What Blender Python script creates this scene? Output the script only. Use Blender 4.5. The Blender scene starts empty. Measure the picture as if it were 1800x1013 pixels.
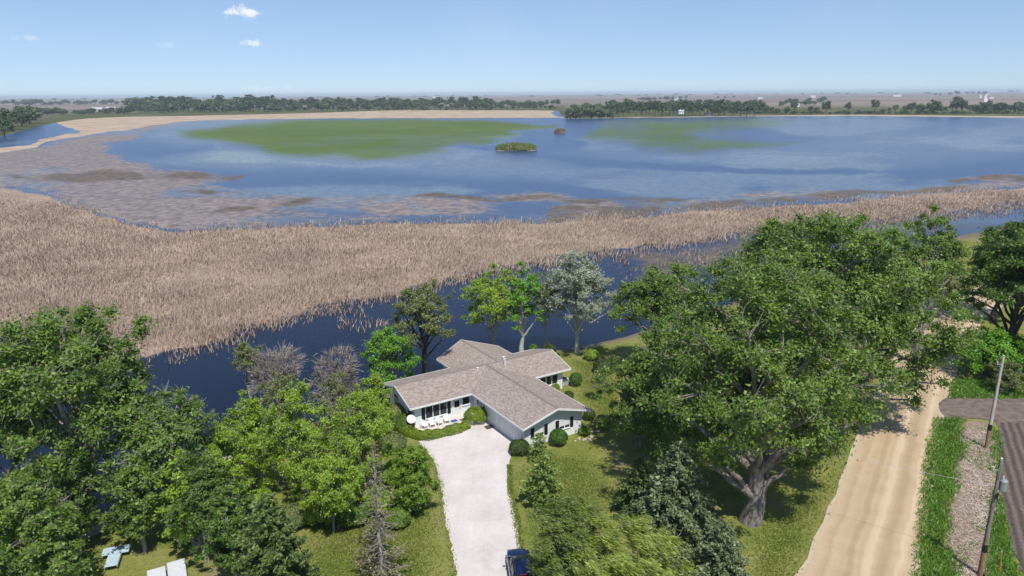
import bpy, math, random
import numpy as np
from mathutils import Matrix, Vector

# ------------------------------------------------------------------ camera
scene = bpy.context.scene
H, F, PITCH, ROLL = 36.0, 1250.0, math.radians(15.28), math.radians(0.38)
cd = bpy.data.cameras.new('camera'); cam = bpy.data.objects.new('camera', cd)
scene.collection.objects.link(cam)
cd.sensor_width = 36.0; cd.lens = 36.0 * F / 1800.0
cd.clip_start = 0.5; cd.clip_end = 60000
cam.matrix_world = (Matrix.Translation((0, 0, H)) @ Matrix.Rotation(math.pi / 2 - PITCH, 4, 'X')
                    @ Matrix.Rotation(-ROLL, 4, 'Z'))
scene.camera = cam

# ------------------------------------------------------------------ sky, sun, exposure
SUN_EL = math.radians(61.0)
sx, sy = 0.32, -0.947                      # horizontal direction towards the sun
SKY = 0.125
world = bpy.data.worlds.new('World'); scene.world = world; world.use_nodes = True
wn = world.node_tree.nodes; wl = world.node_tree.links
for n in list(wn): wn.remove(n)
w_out = wn.new('ShaderNodeOutputWorld'); w_bg = wn.new('ShaderNodeBackground')
w_sky = wn.new('ShaderNodeTexSky'); w_sky.sky_type = 'NISHITA'; w_sky.sun_disc = False
w_sky.sun_elevation = SUN_EL; w_sky.sun_rotation = math.atan2(sx, sy)
w_sky.altitude = 400; w_sky.air_density = 1.15; w_sky.dust_density = 0.5; w_sky.ozone_density = 1.6
w_bg.inputs['Strength'].default_value = SKY
wl.new(w_bg.outputs[0], w_out.inputs['Surface'])

sd_ = bpy.data.lights.new('sun', 'SUN'); sun = bpy.data.objects.new('sun', sd_)
scene.collection.objects.link(sun)
sd_.energy = 5.0; sd_.angle = math.radians(0.53); sd_.color = (1.0, 0.955, 0.88)
sdir = Vector((sx * math.cos(SUN_EL), sy * math.cos(SUN_EL), math.sin(SUN_EL)))
sun.rotation_euler = sdir.to_track_quat('Z', 'Y').to_euler(); sun.location = (60, -120, 200)

vs = scene.view_settings
vs.view_transform = 'Standard'; vs.look = 'None'; vs.gamma = 1.0; vs.exposure = 0.0
vs.use_curve_mapping = False
scene.render.engine = 'CYCLES'
scene.cycles.max_bounces = 6; scene.cycles.transparent_max_bounces = 8
scene.cycles.volume_bounces = 0

# ------------------------------------------------------------------ geometry helpers
COL = scene.collection
CR, SR = math.cos(ROLL), math.sin(ROLL); CP, SP = math.cos(PITCH), math.sin(PITCH)
LAKE_Z = -1.0

def g(px, py, z=0.0):
    """where a point seen at (px,py) in the photograph stands on level z (metres)"""
    x = (px - 900) / F; y = (py - 506.5) / F
    x, y = CR * x - SR * y, SR * x + CR * y
    t = (H - z) / (SP + y * CP)
    return (x * t, (CP - y * SP) * t)

def proj(X, Y, Z):
    dz = H - Z
    fw = Y * CP + dz * SP; dn = -Y * SP + dz * CP
    fw = np.where(fw < 1.0, 1.0, fw)
    x = X / fw; y = dn / fw
    return 900 + F * (CR * x + SR * y), 506.5 + F * (-SR * x + CR * y)

def h_at(bx, by, ty):
    """height of an upright thing whose foot is seen at (bx,by) and whose top at row ty"""
    X, Y = g(bx, by)
    lo, hi = 0.0, 45.0
    for _ in range(40):
        m = (lo + hi) / 2
        if proj(np.array(X), np.array(Y), m)[1] > ty: lo = m
        else: hi = m
    return lo

def scale_at(bx, by):
    X, Y = g(bx, by)
    return F / (Y * CP + H * SP)          # px per metre

def tag(o, label=None, cat=None, group=None, kind=None):
    if label: o['label'] = label
    if cat: o['category'] = cat
    if group: o['group'] = group
    if kind: o['kind'] = kind
    return o

def empty(name, loc=(0, 0, 0), rz=0.0):
    o = bpy.data.objects.new(name, None); COL.objects.link(o)
    o.location = loc; o.rotation_euler = (0, 0, rz); o.empty_display_size = 0.2
    return o

def link(name, me, parent=None, loc=None, rz=None):
    o = bpy.data.objects.new(name, me); COL.objects.link(o)
    if parent: o.parent = parent
    if loc is not None: o.location = loc
    if rz is not None: o.rotation_euler = (0, 0, rz)
    return o

def npmesh(name, V, Fc, mat, smooth=False):
    """V (n,3) array, Fc list of equal-size face index arrays [(m,k), ...]"""
    V = np.asarray(V, dtype=np.float32)
    if not isinstance(Fc, list): Fc = [Fc]
    Fc = [np.asarray(f, dtype=np.int32) for f in Fc if len(f)]
    me = bpy.data.meshes.new(name)
    me.vertices.add(len(V)); me.vertices.foreach_set('co', V.ravel())
    idx = np.concatenate([f.ravel() for f in Fc])
    tot = np.concatenate([np.full(len(f), f.shape[1], np.int32) for f in Fc])
    st = np.concatenate([[0], np.cumsum(tot)[:-1]]).astype(np.int32)
    me.loops.add(len(idx)); me.loops.foreach_set('vertex_index', idx)
    me.polygons.add(len(tot)); me.polygons.foreach_set('loop_start', st)
    try: me.polygons.foreach_set('loop_total', tot)
    except Exception: pass
    if smooth: me.polygons.foreach_set('use_smooth', np.ones(len(tot), dtype=bool))
    me.update(calc_edges=True)
    if mat: me.materials.append(mat)
    return me

def attr(me, name, vals):
    a = me.attributes.new(name, 'FLOAT', 'POINT')
    a.data.foreach_set('value', np.asarray(vals, dtype=np.float32))

class MB:
    """collects polygons for one mesh"""
    def __init__(self): self.v = []; self.f = []
    def poly(self, pts):
        n = len(self.v); self.v += [tuple(p) for p in pts]; self.f.append(tuple(range(n, n + len(pts))))
    def box(self, x0, x1, y0, y1, z0, z1, M=None):
        n = len(self.v)
        p = [(x, y, z) for z in (z0, z1) for y in (y0, y1) for x in (x0, x1)]
        if M is not None: p = [tuple(M @ Vector(q)) for q in p]
        self.v += p
        for q in ((0, 2, 3, 1), (4, 5, 7, 6), (0, 1, 5, 4), (2, 6, 7, 3), (0, 4, 6, 2), (1, 3, 7, 5)):
            self.f.append(tuple(n + i for i in q))
        return self
    def prism(self, pts, z0, z1):
        n = len(self.v); k = len(pts)
        self.v += [(p[0], p[1], z0) for p in pts] + [(p[0], p[1], z1) for p in pts]
        self.f.append(tuple(n + i for i in reversed(range(k)))); self.f.append(tuple(n + k + i for i in range(k)))
        for i in range(k):
            j = (i + 1) % k; self.f.append((n + i, n + j, n + k + j, n + k + i))
        return self
    def tube(self, pts, rad, sides=8, cap=True):
        pts = [Vector(p) for p in pts]; n0 = len(self.v)
        if not hasattr(rad, '__len__'): rad = [rad] * len(pts)
        up = None
        for i, p in enumerate(pts):
            d = (pts[min(i + 1, len(pts) - 1)] - pts[max(i - 1, 0)]).normalized()
            if up is None:
                up = Vector((0, 0, 1)) if abs(d.z) < .9 else Vector((1, 0, 0))
            a = d.cross(up).normalized(); b = a.cross(d).normalized(); up = b
            for k in range(sides):
                t = 2 * math.pi * k / sides
                self.v.append(tuple(p + (a * math.cos(t) + b * math.sin(t)) * rad[i]))
        for i in range(len(pts) - 1):
            for k in range(sides):
                k2 = (k + 1) % sides
                self.f.append((n0 + i * sides + k, n0 + i * sides + k2, n0 + (i + 1) * sides + k2, n0 + (i + 1) * sides + k))
        if cap:
            self.f.append(tuple(n0 + k for k in reversed(range(sides))))
            m = n0 + (len(pts) - 1) * sides
            self.f.append(tuple(m + k for k in range(sides)))
        return self
    def build(self, name, mat, parent=None, bevel=0.0, smooth=False, loc=None, rz=None, seg=2):
        me = bpy.data.meshes.new(name); me.from_pydata(self.v, [], self.f); me.update()
        me.materials.append(mat)
        if smooth:
            for p in me.polygons: p.use_smooth = True
        o = link(name, me, parent, loc, rz)
        if bevel:
            b = o.modifiers.new('bevel', 'BEVEL'); b.width = bevel; b.segments = seg; b.limit_method = 'ANGLE'
        return o

def noise2(x, y, s, seed=0):
    """cheap smooth value noise, numpy"""
    rng = np.random.default_rng(seed); T = rng.random((256, 256))
    x = np.asarray(x) / s; y = np.asarray(y) / s
    xi = np.floor(x).astype(int); yi = np.floor(y).astype(int)
    fx = x - xi; fy = y - yi; fx = fx * fx * (3 - 2 * fx); fy = fy * fy * (3 - 2 * fy)
    a = T[xi % 256, yi % 256]; b = T[(xi + 1) % 256, yi % 256]
    c = T[xi % 256, (yi + 1) % 256]; d = T[(xi + 1) % 256, (yi + 1) % 256]
    return (a * (1 - fx) + b * fx) * (1 - fy) + (c * (1 - fx) + d * fx) * fy

def sdist(px, py, poly, ys=1.0):
    """signed distance (inside positive) to a polygon; rows weighted by ys"""
    P = np.asarray(poly, float) * [1, ys]; x = np.asarray(px, float); y = np.asarray(py, float) * ys
    d = np.full(x.shape, 1e18); ins = np.zeros(x.shape, bool)
    n = len(P)
    for i in range(n):
        ax, ay = P[i]; bx, by = P[(i + 1) % n]
        ex, ey = bx - ax, by - ay
        t = np.clip(((x - ax) * ex + (y - ay) * ey) / (ex * ex + ey * ey + 1e-12), 0, 1)
        d = np.minimum(d, (x - ax - t * ex) ** 2 + (y - ay - t * ey) ** 2)
        c = ((ay > y) != (by > y)) & (x < (bx - ax) * (y - ay) / (by - ay + 1e-12) + ax)
        ins ^= c
    return np.where(ins, 1, -1) * np.sqrt(d)

def sst(a, b, x):
    t = np.clip((x - a) / (b - a), 0, 1); return t * t * (3 - 2 * t)

# ------------------------------------------------------------------ material helpers
def new_mat(name):
    m = bpy.data.materials.new(name); m.use_nodes = True
    nt = m.node_tree; b = nt.nodes['Principled BSDF']
    b.inputs['Specular IOR Level'].default_value = 0.25
    return m, nt, b
def N(nt, t, **kw):
    n = nt.nodes.new(t)
    for k, v in kw.items():
        if k in n.inputs: n.inputs[k].default_value = v
        else: setattr(n, k, v)
    return n
def coords(nt, scale=(1, 1, 1), kind='Object'):
    tc = N(nt, 'ShaderNodeTexCoord'); mp = N(nt, 'ShaderNodeMapping'); mp.inputs['Scale'].default_value = scale
    nt.links.new(tc.outputs[kind], mp.inputs['Vector']); return mp.outputs[0]
def wpos(nt):
    return N(nt, 'ShaderNodeNewGeometry').outputs['Position']
def tex_noise(nt, vec, scale, detail=4, rough=.6):
    n = N(nt, 'ShaderNodeTexNoise'); n.inputs['Scale'].default_value = scale
    n.inputs['Detail'].default_value = detail; n.inputs['Roughness'].default_value = rough
    nt.links.new(vec, n.inputs['Vector']); return n.outputs['Fac']
def ramp(nt, fac, stops, interp='LINEAR'):
    r = N(nt, 'ShaderNodeValToRGB'); e = r.color_ramp; e.interpolation = interp
    while len(e.elements) > 1: e.elements.remove(e.elements[-1])
    e.elements[0].position = stops[0][0]; c = stops[0][1]; e.elements[0].color = (*c, 1) if len(c) == 3 else c
    for p, c in stops[1:]:
        q = e.elements.new(p); q.color = (*c, 1) if len(c) == 3 else c
    nt.links.new(fac, r.inputs[0]); return r.outputs[0]
def mix(nt, fac, a, b, mode='MIX'):
    n = N(nt, 'ShaderNodeMix'); n.data_type = 'RGBA'; n.blend_type = mode
    for s, v in ((n.inputs[0], fac), (n.inputs[6], a), (n.inputs[7], b)):
        if hasattr(v, 'is_linked') or hasattr(v, 'links'): nt.links.new(v, s)
        elif isinstance(v, (int, float)): s.default_value = v
        else: s.default_value = (*v, 1) if len(v) == 3 else v
    return n.outputs[2]
def math_(nt, op, a, b=None, c=None, clamp=False):
    n = N(nt, 'ShaderNodeMath'); n.operation = op; n.use_clamp = clamp
    for i, v in enumerate((a, b, c)):
        if v is None: continue
        if isinstance(v, (int, float)): n.inputs[i].default_value = v
        else: nt.links.new(v, n.inputs[i])
    return n.outputs[0]
def smooth(nt, v, a, b):
    n = N(nt, 'ShaderNodeMapRange'); n.interpolation_type = 'SMOOTHSTEP'
    nt.links.new(v, n.inputs['Value'])
    for s, q in (('From Min', a), ('From Max', b)):
        if isinstance(q, (int, float)): n.inputs[s].default_value = q
        else: nt.links.new(q, n.inputs[s])
    return n.outputs[0]
def attrn(nt, name):
    n = N(nt, 'ShaderNodeAttribute'); n.attribute_name = name; return n.outputs['Fac']
def bump(nt, b, hgt, strength=.5, dist=.05):
    n = N(nt, 'ShaderNodeBump'); n.inputs['Strength'].default_value = strength; n.inputs['Distance'].default_value = dist
    nt.links.new(hgt, n.inputs['Height']); nt.links.new(n.outputs[0], b.inputs['Normal'])

def plain(name, col, rough=.6, metal=0, noise_amt=.12, scale=6, spec=.25):
    m, nt, b = new_mat(name)
    f = tex_noise(nt, coords(nt), scale)
    lo = tuple(c * (1 - noise_amt) for c in col); hi = tuple(min(1, c * (1 + noise_amt)) for c in col)
    nt.links.new(ramp(nt, f, [(.3, lo), (.7, hi)]), b.inputs['Base Color'])
    b.inputs['Roughness'].default_value = rough; b.inputs['Metallic'].default_value = metal
    b.inputs['Specular IOR Level'].default_value = spec
    return m

def leaf_mat(name, dark, mid, light, trans=.35, clump=.35, rough=.48):
    m, nt, b = new_mat(name)
    geo = N(nt, 'ShaderNodeNewGeometry')
    n1 = tex_noise(nt, coords(nt), clump, 3)
    f = math_(nt, 'ADD', math_(nt, 'MULTIPLY', geo.outputs['Random Per Island'], .55), math_(nt, 'MULTIPLY', n1, .6))
    col = ramp(nt, f, [(.22, dark), (.55, mid), (.9, light)])
    nt.links.new(col, b.inputs['Base Color']); b.inputs['Roughness'].default_value = rough
    b.inputs['Specular IOR Level'].default_value = .42
    tr = N(nt, 'ShaderNodeBsdfTranslucent')
    nt.links.new(mix(nt, 1.0, col, (1.5, 1.45, .6, 1), 'MULTIPLY'), tr.inputs['Color'])
    ms = N(nt, 'ShaderNodeMixShader'); ms.inputs[0].default_value = trans
    nt.links.new(b.outputs[0], ms.inputs[1]); nt.links.new(tr.outputs[0], ms.inputs[2])
    nt.links.new(ms.outputs[0], nt.nodes['Material Output'].inputs['Surface'])
    return m

def bark_mat(name, dark, light, scale=4):
    m, nt, b = new_mat(name)
    v = coords(nt, (1, 1, .22)); f = tex_noise(nt, v, scale, 6, .7)
    nt.links.new(ramp(nt, f, [(.32, dark), (.68, light)]), b.inputs['Base Color'])
    b.inputs['Roughness'].default_value = .9; bump(nt, b, f, .9, .12)
    return m

M = {}
M['cotton'] = leaf_mat('cottonwood_leaf', (0.048, 0.097, 0.014), (0.127, 0.215, 0.033), (0.263, 0.356, 0.07))
M['bright'] = leaf_mat('bright_leaf', (0.093, 0.164, 0.014), (0.226, 0.352, 0.03), (0.398, 0.519, 0.062))
M['vivid'] = leaf_mat('vivid_leaf', (0.055, 0.156, 0.011), (0.141, 0.324, 0.023), (0.246, 0.467, 0.053))
M['olive'] = leaf_mat('olive_leaf', (0.083, 0.108, 0.033), (0.182, 0.219, 0.073), (0.29, 0.32, 0.132))
M['silver'] = leaf_mat('silver_leaf', (0.184, 0.218, 0.155), (0.299, 0.339, 0.259), (0.437, 0.477, 0.385), trans=.25)
M['darkleaf'] = leaf_mat('dark_leaf', (0.032, 0.078, 0.012), (0.089, 0.168, 0.025), (0.203, 0.295, 0.05))
M['yellowgreen'] = leaf_mat('yellow_green_leaf', (0.09, 0.162, 0.014), (0.176, 0.285, 0.026), (0.25, 0.377, 0.054))
M['shrubwillow'] = leaf_mat('shrub_willow_leaf', (.070, .115, .018), (.155, .215, .042), (.245, .305, .075))
M['willow'] = leaf_mat('willow_leaf', (0.134, 0.193, 0.026), (0.269, 0.341, 0.059), (0.454, 0.499, 0.119))
M['spruce'] = leaf_mat('spruce_needle', (0.056, 0.085, 0.035), (0.143, 0.185, 0.083), (0.259, 0.304, 0.152), trans=.12)
M['darkspruce'] = leaf_mat('dark_needle', (0.037, 0.071, 0.018), (0.094, 0.143, 0.034), (0.188, 0.238, 0.063), trans=.12)
M['pine'] = leaf_mat('pine_needle', (0.069, 0.119, 0.022), (0.165, 0.241, 0.046), (0.307, 0.38, 0.091), trans=.15)
M['deadneedle'] = leaf_mat('dry_needle', (0.108, 0.102, 0.05), (0.18, 0.168, 0.084), (0.258, 0.234, 0.132), trans=.12)
M['twig'] = leaf_mat('grey_twig', (0.135, 0.115, 0.105), (0.25, 0.216, 0.196), (0.392, 0.344, 0.317), trans=.0)
M['box'] = leaf_mat('boxwood_leaf', (0.074, 0.128, 0.01), (0.181, 0.269, 0.018), (0.318, 0.41, 0.035), clump=1.5)
M['yew'] = leaf_mat('yew_leaf', (0.022, 0.05, 0.013), (0.063, 0.108, 0.024), (0.128, 0.184, 0.045), clump=1.5)
M['globe'] = leaf_mat('globe_leaf', (0.025, 0.075, 0.013), (0.068, 0.165, 0.024), (0.128, 0.248, 0.042), clump=1.5)
M['farleaf'] = leaf_mat('far_leaf', (0.027, 0.061, 0.017), (0.059, 0.104, 0.029), (0.115, 0.167, 0.048), trans=.15, clump=.08)
M['farleaf2'] = leaf_mat('far_grey_leaf', (0.057, 0.087, 0.036), (0.101, 0.138, 0.058), (0.162, 0.203, 0.09), trans=.15, clump=.08)
M['bark'] = bark_mat('cottonwood_bark', (.095, .080, .068), (.34, .30, .262))
M['greybark'] = bark_mat('grey_bark', (.18, .155, .14), (.48, .44, .40), 6)
M['darkbark'] = bark_mat('dark_bark', (.030, .024, .018), (.11, .09, .07))
M['whitebark'] = bark_mat('white_bark', (.30, .29, .27), (.62, .60, .57), 6)

# ------------------------------------------------------------------ clouds in the sky (world nodes)
def w_clouds():
    nt = world.node_tree
    tc = N(nt, 'ShaderNodeTexCoord'); d = tc.outputs['Generated']
    nz = tex_noise(nt, d, 62, 6, .66)
    total = None
    def ray(px, py):
        x = (px - 900) / F; y = (py - 506.5) / F
        x, y = CR * x - SR * y, SR * x + CR * y
        return Vector((x, CP - y * SP, -(SP + y * CP))).normalized()
    for (px, py, hw, hh, amt) in ((428, 22, 32, 11, .78), (444, 76, 20, 8, .6), (292, 80, 18, 8, .16), (48, 66, 18, 5, .22),
                                  (470, 155, 40, 5, .25), (2300, -260, 120, 40, .8), (-900, -420, 160, 50, .8), (1200, -900, 220, 80, .8)):
        c = ray(px, py); az = math.atan2(c.x, c.y)
        sub = N(nt, 'ShaderNodeVectorMath', operation='SUBTRACT'); nt.links.new(d, sub.inputs[0]); sub.inputs[1].default_value = c
        mp = N(nt, 'ShaderNodeMapping'); mp.vector_type = 'TEXTURE'
        mp.inputs['Rotation'].default_value = (0, 0, -az)
        mp.inputs['Scale'].default_value = (hw / F, 0.2, hh / F)
        nt.links.new(sub.outputs[0], mp.inputs['Vector'])
        ln = N(nt, 'ShaderNodeVectorMath', operation='LENGTH'); nt.links.new(mp.outputs[0], ln.inputs[0])
        v = math_(nt, 'ADD', math_(nt, 'SUBTRACT', 1.0, ln.outputs['Value']), math_(nt, 'MULTIPLY', math_(nt, 'SUBTRACT', nz, .5), 3.8))
        m = math_(nt, 'MULTIPLY', smooth(nt, v, .15, 1.0), amt)
        total = m if total is None else math_(nt, 'MAXIMUM', total, m)
    hz = smooth(nt, tex_noise(nt, d, 5, 4, .6), .45, .8)
    total = math_(nt, 'MAXIMUM', total, math_(nt, 'MULTIPLY', hz, .06))
    va = N(nt, 'ShaderNodeVectorMath', operation='ADD'); wl.new(d, va.inputs[0]); va.inputs[1].default_value = (0, 0, .075)
    vn = N(nt, 'ShaderNodeVectorMath', operation='NORMALIZE'); wl.new(va.outputs[0], vn.inputs[0]); wl.new(vn.outputs[0], w_sky.inputs['Vector'])
    skc = mix(nt, 1.0, w_sky.outputs[0], (.95, .98, 1.12, 1), 'MULTIPLY')
    c = mix(nt, total, skc, (8.5, 8.7, 8.9, 1))
    wl.new(c, w_bg.inputs['Color'])
w_clouds()

# ------------------------------------------------------------------ lake outline (read off the photograph at water level)
LAKE = [(-900, 420), (-600, 330), (-100, 262), (0, 240), (60, 224), (105, 214), (150, 208), (220, 205), (400, 202), (560, 198), (700, 193),
        (985, 194), (990, 208), (1100, 206), (1320, 203), (1500, 201), (1800, 204), (2300, 206), (2600, 240), (2600, 330),
        (2100, 372), (1800, 402), (1700, 418), (1600, 446), (1450, 490), (1250, 550), (1100, 600), (1010, 621), (945, 624), (860, 640),
        (760, 668), (680, 702), (610, 735), (540, 762), (430, 800), (380, 826), (300, 872), (210, 925), (100, 990), (-100, 1110), (-900, 1400)]

# ------------------------------------------------------------------ ground: one sheet to the horizon
def polar(r_rows, angs):
    R, A = np.meshgrid(r_rows, angs, indexing='ij')
    X = R * np.sin(A); Y = R * np.cos(A)
    n, m = R.shape
    i = np.arange(n - 1)[:, None]; j = np.arange(m - 1)[None]
    a = i * m + j
    Q = np.stack([a, a + 1, a + m + 1, a + m], -1).reshape(-1, 4)[:, ::-1]
    return X.ravel(), Y.ravel(), Q
rows = [0.01, 8, 16, 24, 30]
while rows[-1] < 24000: rows.append(rows[-1] * (1.018 if rows[-1] < 160 else 1.03))
fine = np.radians(np.arange(-50, 50.01, .5))
coarse = np.radians(np.concatenate([np.arange(-180, -50, 5.0), np.arange(55, 180.1, 5.0)]))
angs = np.sort(np.concatenate([fine, coarse]))
X, Y, Q = polar(np.array(rows), angs)
px, py = proj(X, Y, LAKE_Z)
sdl = np.where(Y > 10, sdist(px, py, LAKE), -500)
near = np.hypot(X, Y)
Z = -.05 * noise2(X, Y, 14, 3) * (near < 400)
Z = np.where(near > 400, (noise2(X + 9000, Y + 9000, 900, 5) - .5) * np.clip((near - 1800) / 3000, 0, 1) * 5, Z)
flat = sst(0, 12, sdist(X, Y, [(-22, 60), (14, 58), (22, 80), (0, 98), (-20, 90)]))
Z *= (1 - flat)
Z -= np.where(near > 100, 0, .0)
Z = Z * sst(-2, -25, sdl) + np.where(sdl > -6, -2.6 * np.where(near > 350, sst(-1.5, 3.5, sdl), sst(-5, 22, sdl)), 0)
Z = np.where(near < 14, -.1, Z)
def mat_ground():
    m, nt, b = new_mat('ground'); p = wpos(nt)
    # lawn
    n1 = tex_noise(nt, p, .22, 5, .65); n2 = tex_noise(nt, p, 2.2, 6, .75); n3 = tex_noise(nt, p, 9, 3, .8)
    lawn = ramp(nt, math_(nt, 'ADD', math_(nt, 'MULTIPLY', n1, .55), math_(nt, 'MULTIPLY', n2, .5)),
                [(.34, (.088, .125, .024)), (.48, (.175, .205, .045)), (.58, (.255, .25, .08)), (.72, (.32, .275, .15))])
    lawn = mix(nt, smooth(nt, n3, .35, .7), mix(nt, .35, lawn, (.03, .04, .01)), lawn)
    soil = ramp(nt, n2, [(.3, (.10, .078, .058)), (.7, (.24, .195, .15))])
    lawn = mix(nt, math_(nt, 'MULTIPLY', smooth(nt, n1, .56, .72), .75), lawn, soil)
    lawn = mix(nt, smooth(nt, attrn(nt, 'shore'), .15, .75), lawn, soil)
    # far farmland: long rectangular fields
    bt = N(nt, 'ShaderNodeTexBrick'); bt.offset = .37; bt.inputs['Scale'].default_value = 1.0
    bt.inputs['Brick Width'].default_value = 1350; bt.inputs['Row Height'].default_value = 780
    bt.inputs['Mortar Size'].default_value = 6; bt.inputs['Bias'].default_value = 0
    bt.inputs['Color1'].default_value = (0, 0, 0, 1); bt.inputs['Color2'].default_value = (1, 1, 1, 1)
    bt.inputs['Mortar'].default_value = (.45, .45, .45, 1)
    mp = N(nt, 'ShaderNodeMapping'); mp.inputs['Rotation'].default_value = (0, 0, math.radians(-9)); nt.links.new(p, mp.inputs['Vector'])
    nt.links.new(mp.outputs[0], bt.inputs['Vector'])
    sep = N(nt, 'ShaderNodeSeparateColor'); nt.links.new(bt.outputs['Color'], sep.inputs[0])
    field = ramp(nt, sep.outputs[0], [(0, (.165, .125, .100)), (.22, (.20, .155, .125)), (.4, (.13, .100, .082)), (.55, (.25, .20, .155)),
                                      (.70, (.150, .118, .096)), (.86, (.20, .165, .12)), (.94, (.13, .150, .06)), (1, (.30, .245, .18))], 'CONSTANT')
    fl = tex_noise(nt, p, .004, 5, .6)
    field = mix(nt, .5, field, mix(nt, fl, (.10, .08, .066), (.30, .24, .19)))
    shoregreen = ramp(nt, tex_noise(nt, p, .012, 5, .65), [(.3, (.045, .058, .020)), (.55, (.085, .092, .034)), (.75, (.19, .165, .095))])
    c = mix(nt, attrn(nt, 'farfield'), lawn, field)
    c = mix(nt, attrn(nt, 'farshore'), c, shoregreen)
    nt.links.new(c, b.inputs['Base Color']); b.inputs['Roughness'].default_value = 1; b.inputs['Specular IOR Level'].default_value = .05
    bump(nt, b, n3, .35, .06)
    return m
me = npmesh('ground', np.stack([X, Y, Z], 1), Q, mat_ground(), True)
attr(me, 'shore', sst(-16, 2, sdl) * (near < 300))
shorefar = (near > 350) * sst(-22, -7, sdl) * sst(2600, 1900, near)
attr(me, 'farfield', sst(220, 420, near))
attr(me, 'farshore', np.maximum(shorefar, (near > 220) * (near < 700) * (sdl < 0) * .9))
tag(link('ground', me), 'green and brown land running out to the flat horizon', kind='structure')
def ground_z(x, y):
    ppx, ppy = proj(np.array([x]), np.array([y]), LAKE_Z); s = sdist(ppx, ppy, LAKE)[0]
    if math.hypot(x, y) > 350: return float(-2.6 * sst(-1.5, 3.5, s))
    return float(-2.6 * sst(-5, 22, s)) if s > -5 else 0.0

# ------------------------------------------------------------------ lake
rows = [48.]
while rows[-1] < 2600: rows.append(rows[-1] * (1.02 if rows[-1] < 90 else 1.0125))
X, Y, Q = polar(np.array(rows), np.radians(np.arange(-52, 52.01, .22)))
px, py = proj(X, Y, LAKE_Z)
sdl = sdist(px, py, LAKE)
REED = [(-900, 300), (-200, 324), (0, 338), (60, 345), (140, 360), (180, 381), (230, 397), (330, 406), (430, 403), (600, 396), (800, 393), (960, 391),
        (1120, 381), (1250, 374), (1330, 369), (1500, 357), (1650, 342), (1800, 331), (2200, 312), (2600, 300), (2600, 332), (2200, 345), (1800, 364), (1700, 378), (1560, 394),
        (1380, 408), (1240, 424), (1130, 440), (1000, 458), (900, 474), (820, 490), (700, 522), (500, 566), (420, 588), (350, 614), (260, 640), (100, 695),
        (-300, 790), (-900, 900)]
FARTAN = [(-900, 330), (-100, 285), (0, 268), (60, 254), (150, 236), (230, 224), (330, 213), (450, 210), (600, 208), (985, 207), (985, 190), (560, 190), (400, 198),
          (220, 201), (150, 208), (112, 218), (125, 230), (60, 246), (0, 260), (-100, 275), (-900, 318)]
SPARSE = [(-900, 330), (-100, 280), (0, 264), (100, 246), (200, 226), (330, 208), (430, 209), (330, 220), (262, 232), (215, 243), (170, 262), (195, 275),
          (260, 288), (300, 292), (360, 303), (445, 311), (420, 322), (480, 335), (560, 345), (640, 342), (700, 346), (800, 338), (1000, 344), (1100, 346), (1190, 352), (1280, 340),
          (1400, 326), (1530, 318), (1600, 312), (1700, 308), (1800, 304), (2600, 280), (2600, 300), (1800, 336), (1300, 374), (960, 395), (600, 400), (330, 410), (180, 384), (60, 348), (-200, 330)]
ALGAE = [(330, 232), (420, 220), (520, 211), (700, 208), (850, 212), (985, 219), (988, 225), (900, 231), (908, 240), (860, 250), (800, 258), (790, 270), (690, 279), (590, 276), (480, 267), (400, 254), (360, 243)]
ALGAE2 = [(1005, 240), (1060, 212), (1150, 207), (1330, 206), (1420, 212), (1340, 226), (1250, 236), (1330, 246), (1420, 252), (1330, 262), (1250, 266), (1150, 264), (1060, 250)]
PALE = [(230, 240), (330, 226), (420, 262), (600, 285), (760, 284), (800, 270), (870, 268), (960, 285), (1080, 300), (1110, 312), (980, 320), (860, 312), (700, 300), (560, 298),
        (420, 300), (330, 290), (250, 280), (330, 272), (360, 258)]
PALE2 = [(1000, 262), (1100, 268), (1330, 262), (1480, 240), (1650, 222), (1800, 216), (2200, 215), (2200, 262), (1800, 272), (1600, 290), (1400, 297), (1200, 290), (1090, 280)]
DEEP = [(760, 210), (990, 210), (1045, 218), (1040, 232), (1005, 244), (1030, 250), (1010, 262), (960, 266), (1040, 276), (1120, 284), (1280, 292), (1500, 300), (1560, 306), (1400, 308), (1180, 300),
        (1040, 290), (960, 278), (890, 268), (840, 262), (800, 258), (880, 250), (910, 240), (905, 232), (980, 226), (984, 220), (850, 213)]
DEEP2 = [(185, 266), (225, 261), (300, 260), (370, 258), (300, 266), (260, 272), (205, 271)]
DEEP3 = [(430, 203), (760, 205), (760, 209), (560, 209), (430, 211)]
DEEP4 = [(-200, 330), (0, 336), (70, 346), (160, 362), (190, 378), (240, 392), (300, 399), (400, 398), (420, 404), (330, 410), (230, 402), (170, 384), (120, 360), (0, 342), (-200, 334)]
CHAN = [(-900, 300), (-100, 262), (0, 240), (60, 226), (105, 216), (150, 210), (160, 214), (105, 228), (70, 238), (0, 252), (-100, 268), (-900, 312)]
def fbm(a, b, s0, sd, o=4):
    v = 0; w = 0
    for k in range(o): q = .55 ** k; v = v + q * noise2(a + 4000, b + 4000, s0 / 2 ** k, sd + k); w += q
    return v / w
def warp(a, b): return a + 90 * (fbm(a, b * 4.5, 90, 61) - .5), b + 17 * (fbm(a, b * 4.5, 90, 71) - .5) * sst(205, 235, b)
wx, wy = warp(px, py)
grain = fbm(px, py * 5.5, 120, 81, 5)
def sm(poly, soft, ys=2.5): return sst(-soft, soft, sdist(wx, wy, poly, ys))
fy = sst(400, 230, py)
up_ = np.interp(wx, [p[0] for p in REED[:22]], [p[1] for p in REED[:22]]); rs_ = sdist(wx, wy, REED, 2.2)
reed = np.where(wy - up_ < 22, sst(-14, 12, rs_), sst(2, 46, rs_))
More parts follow.
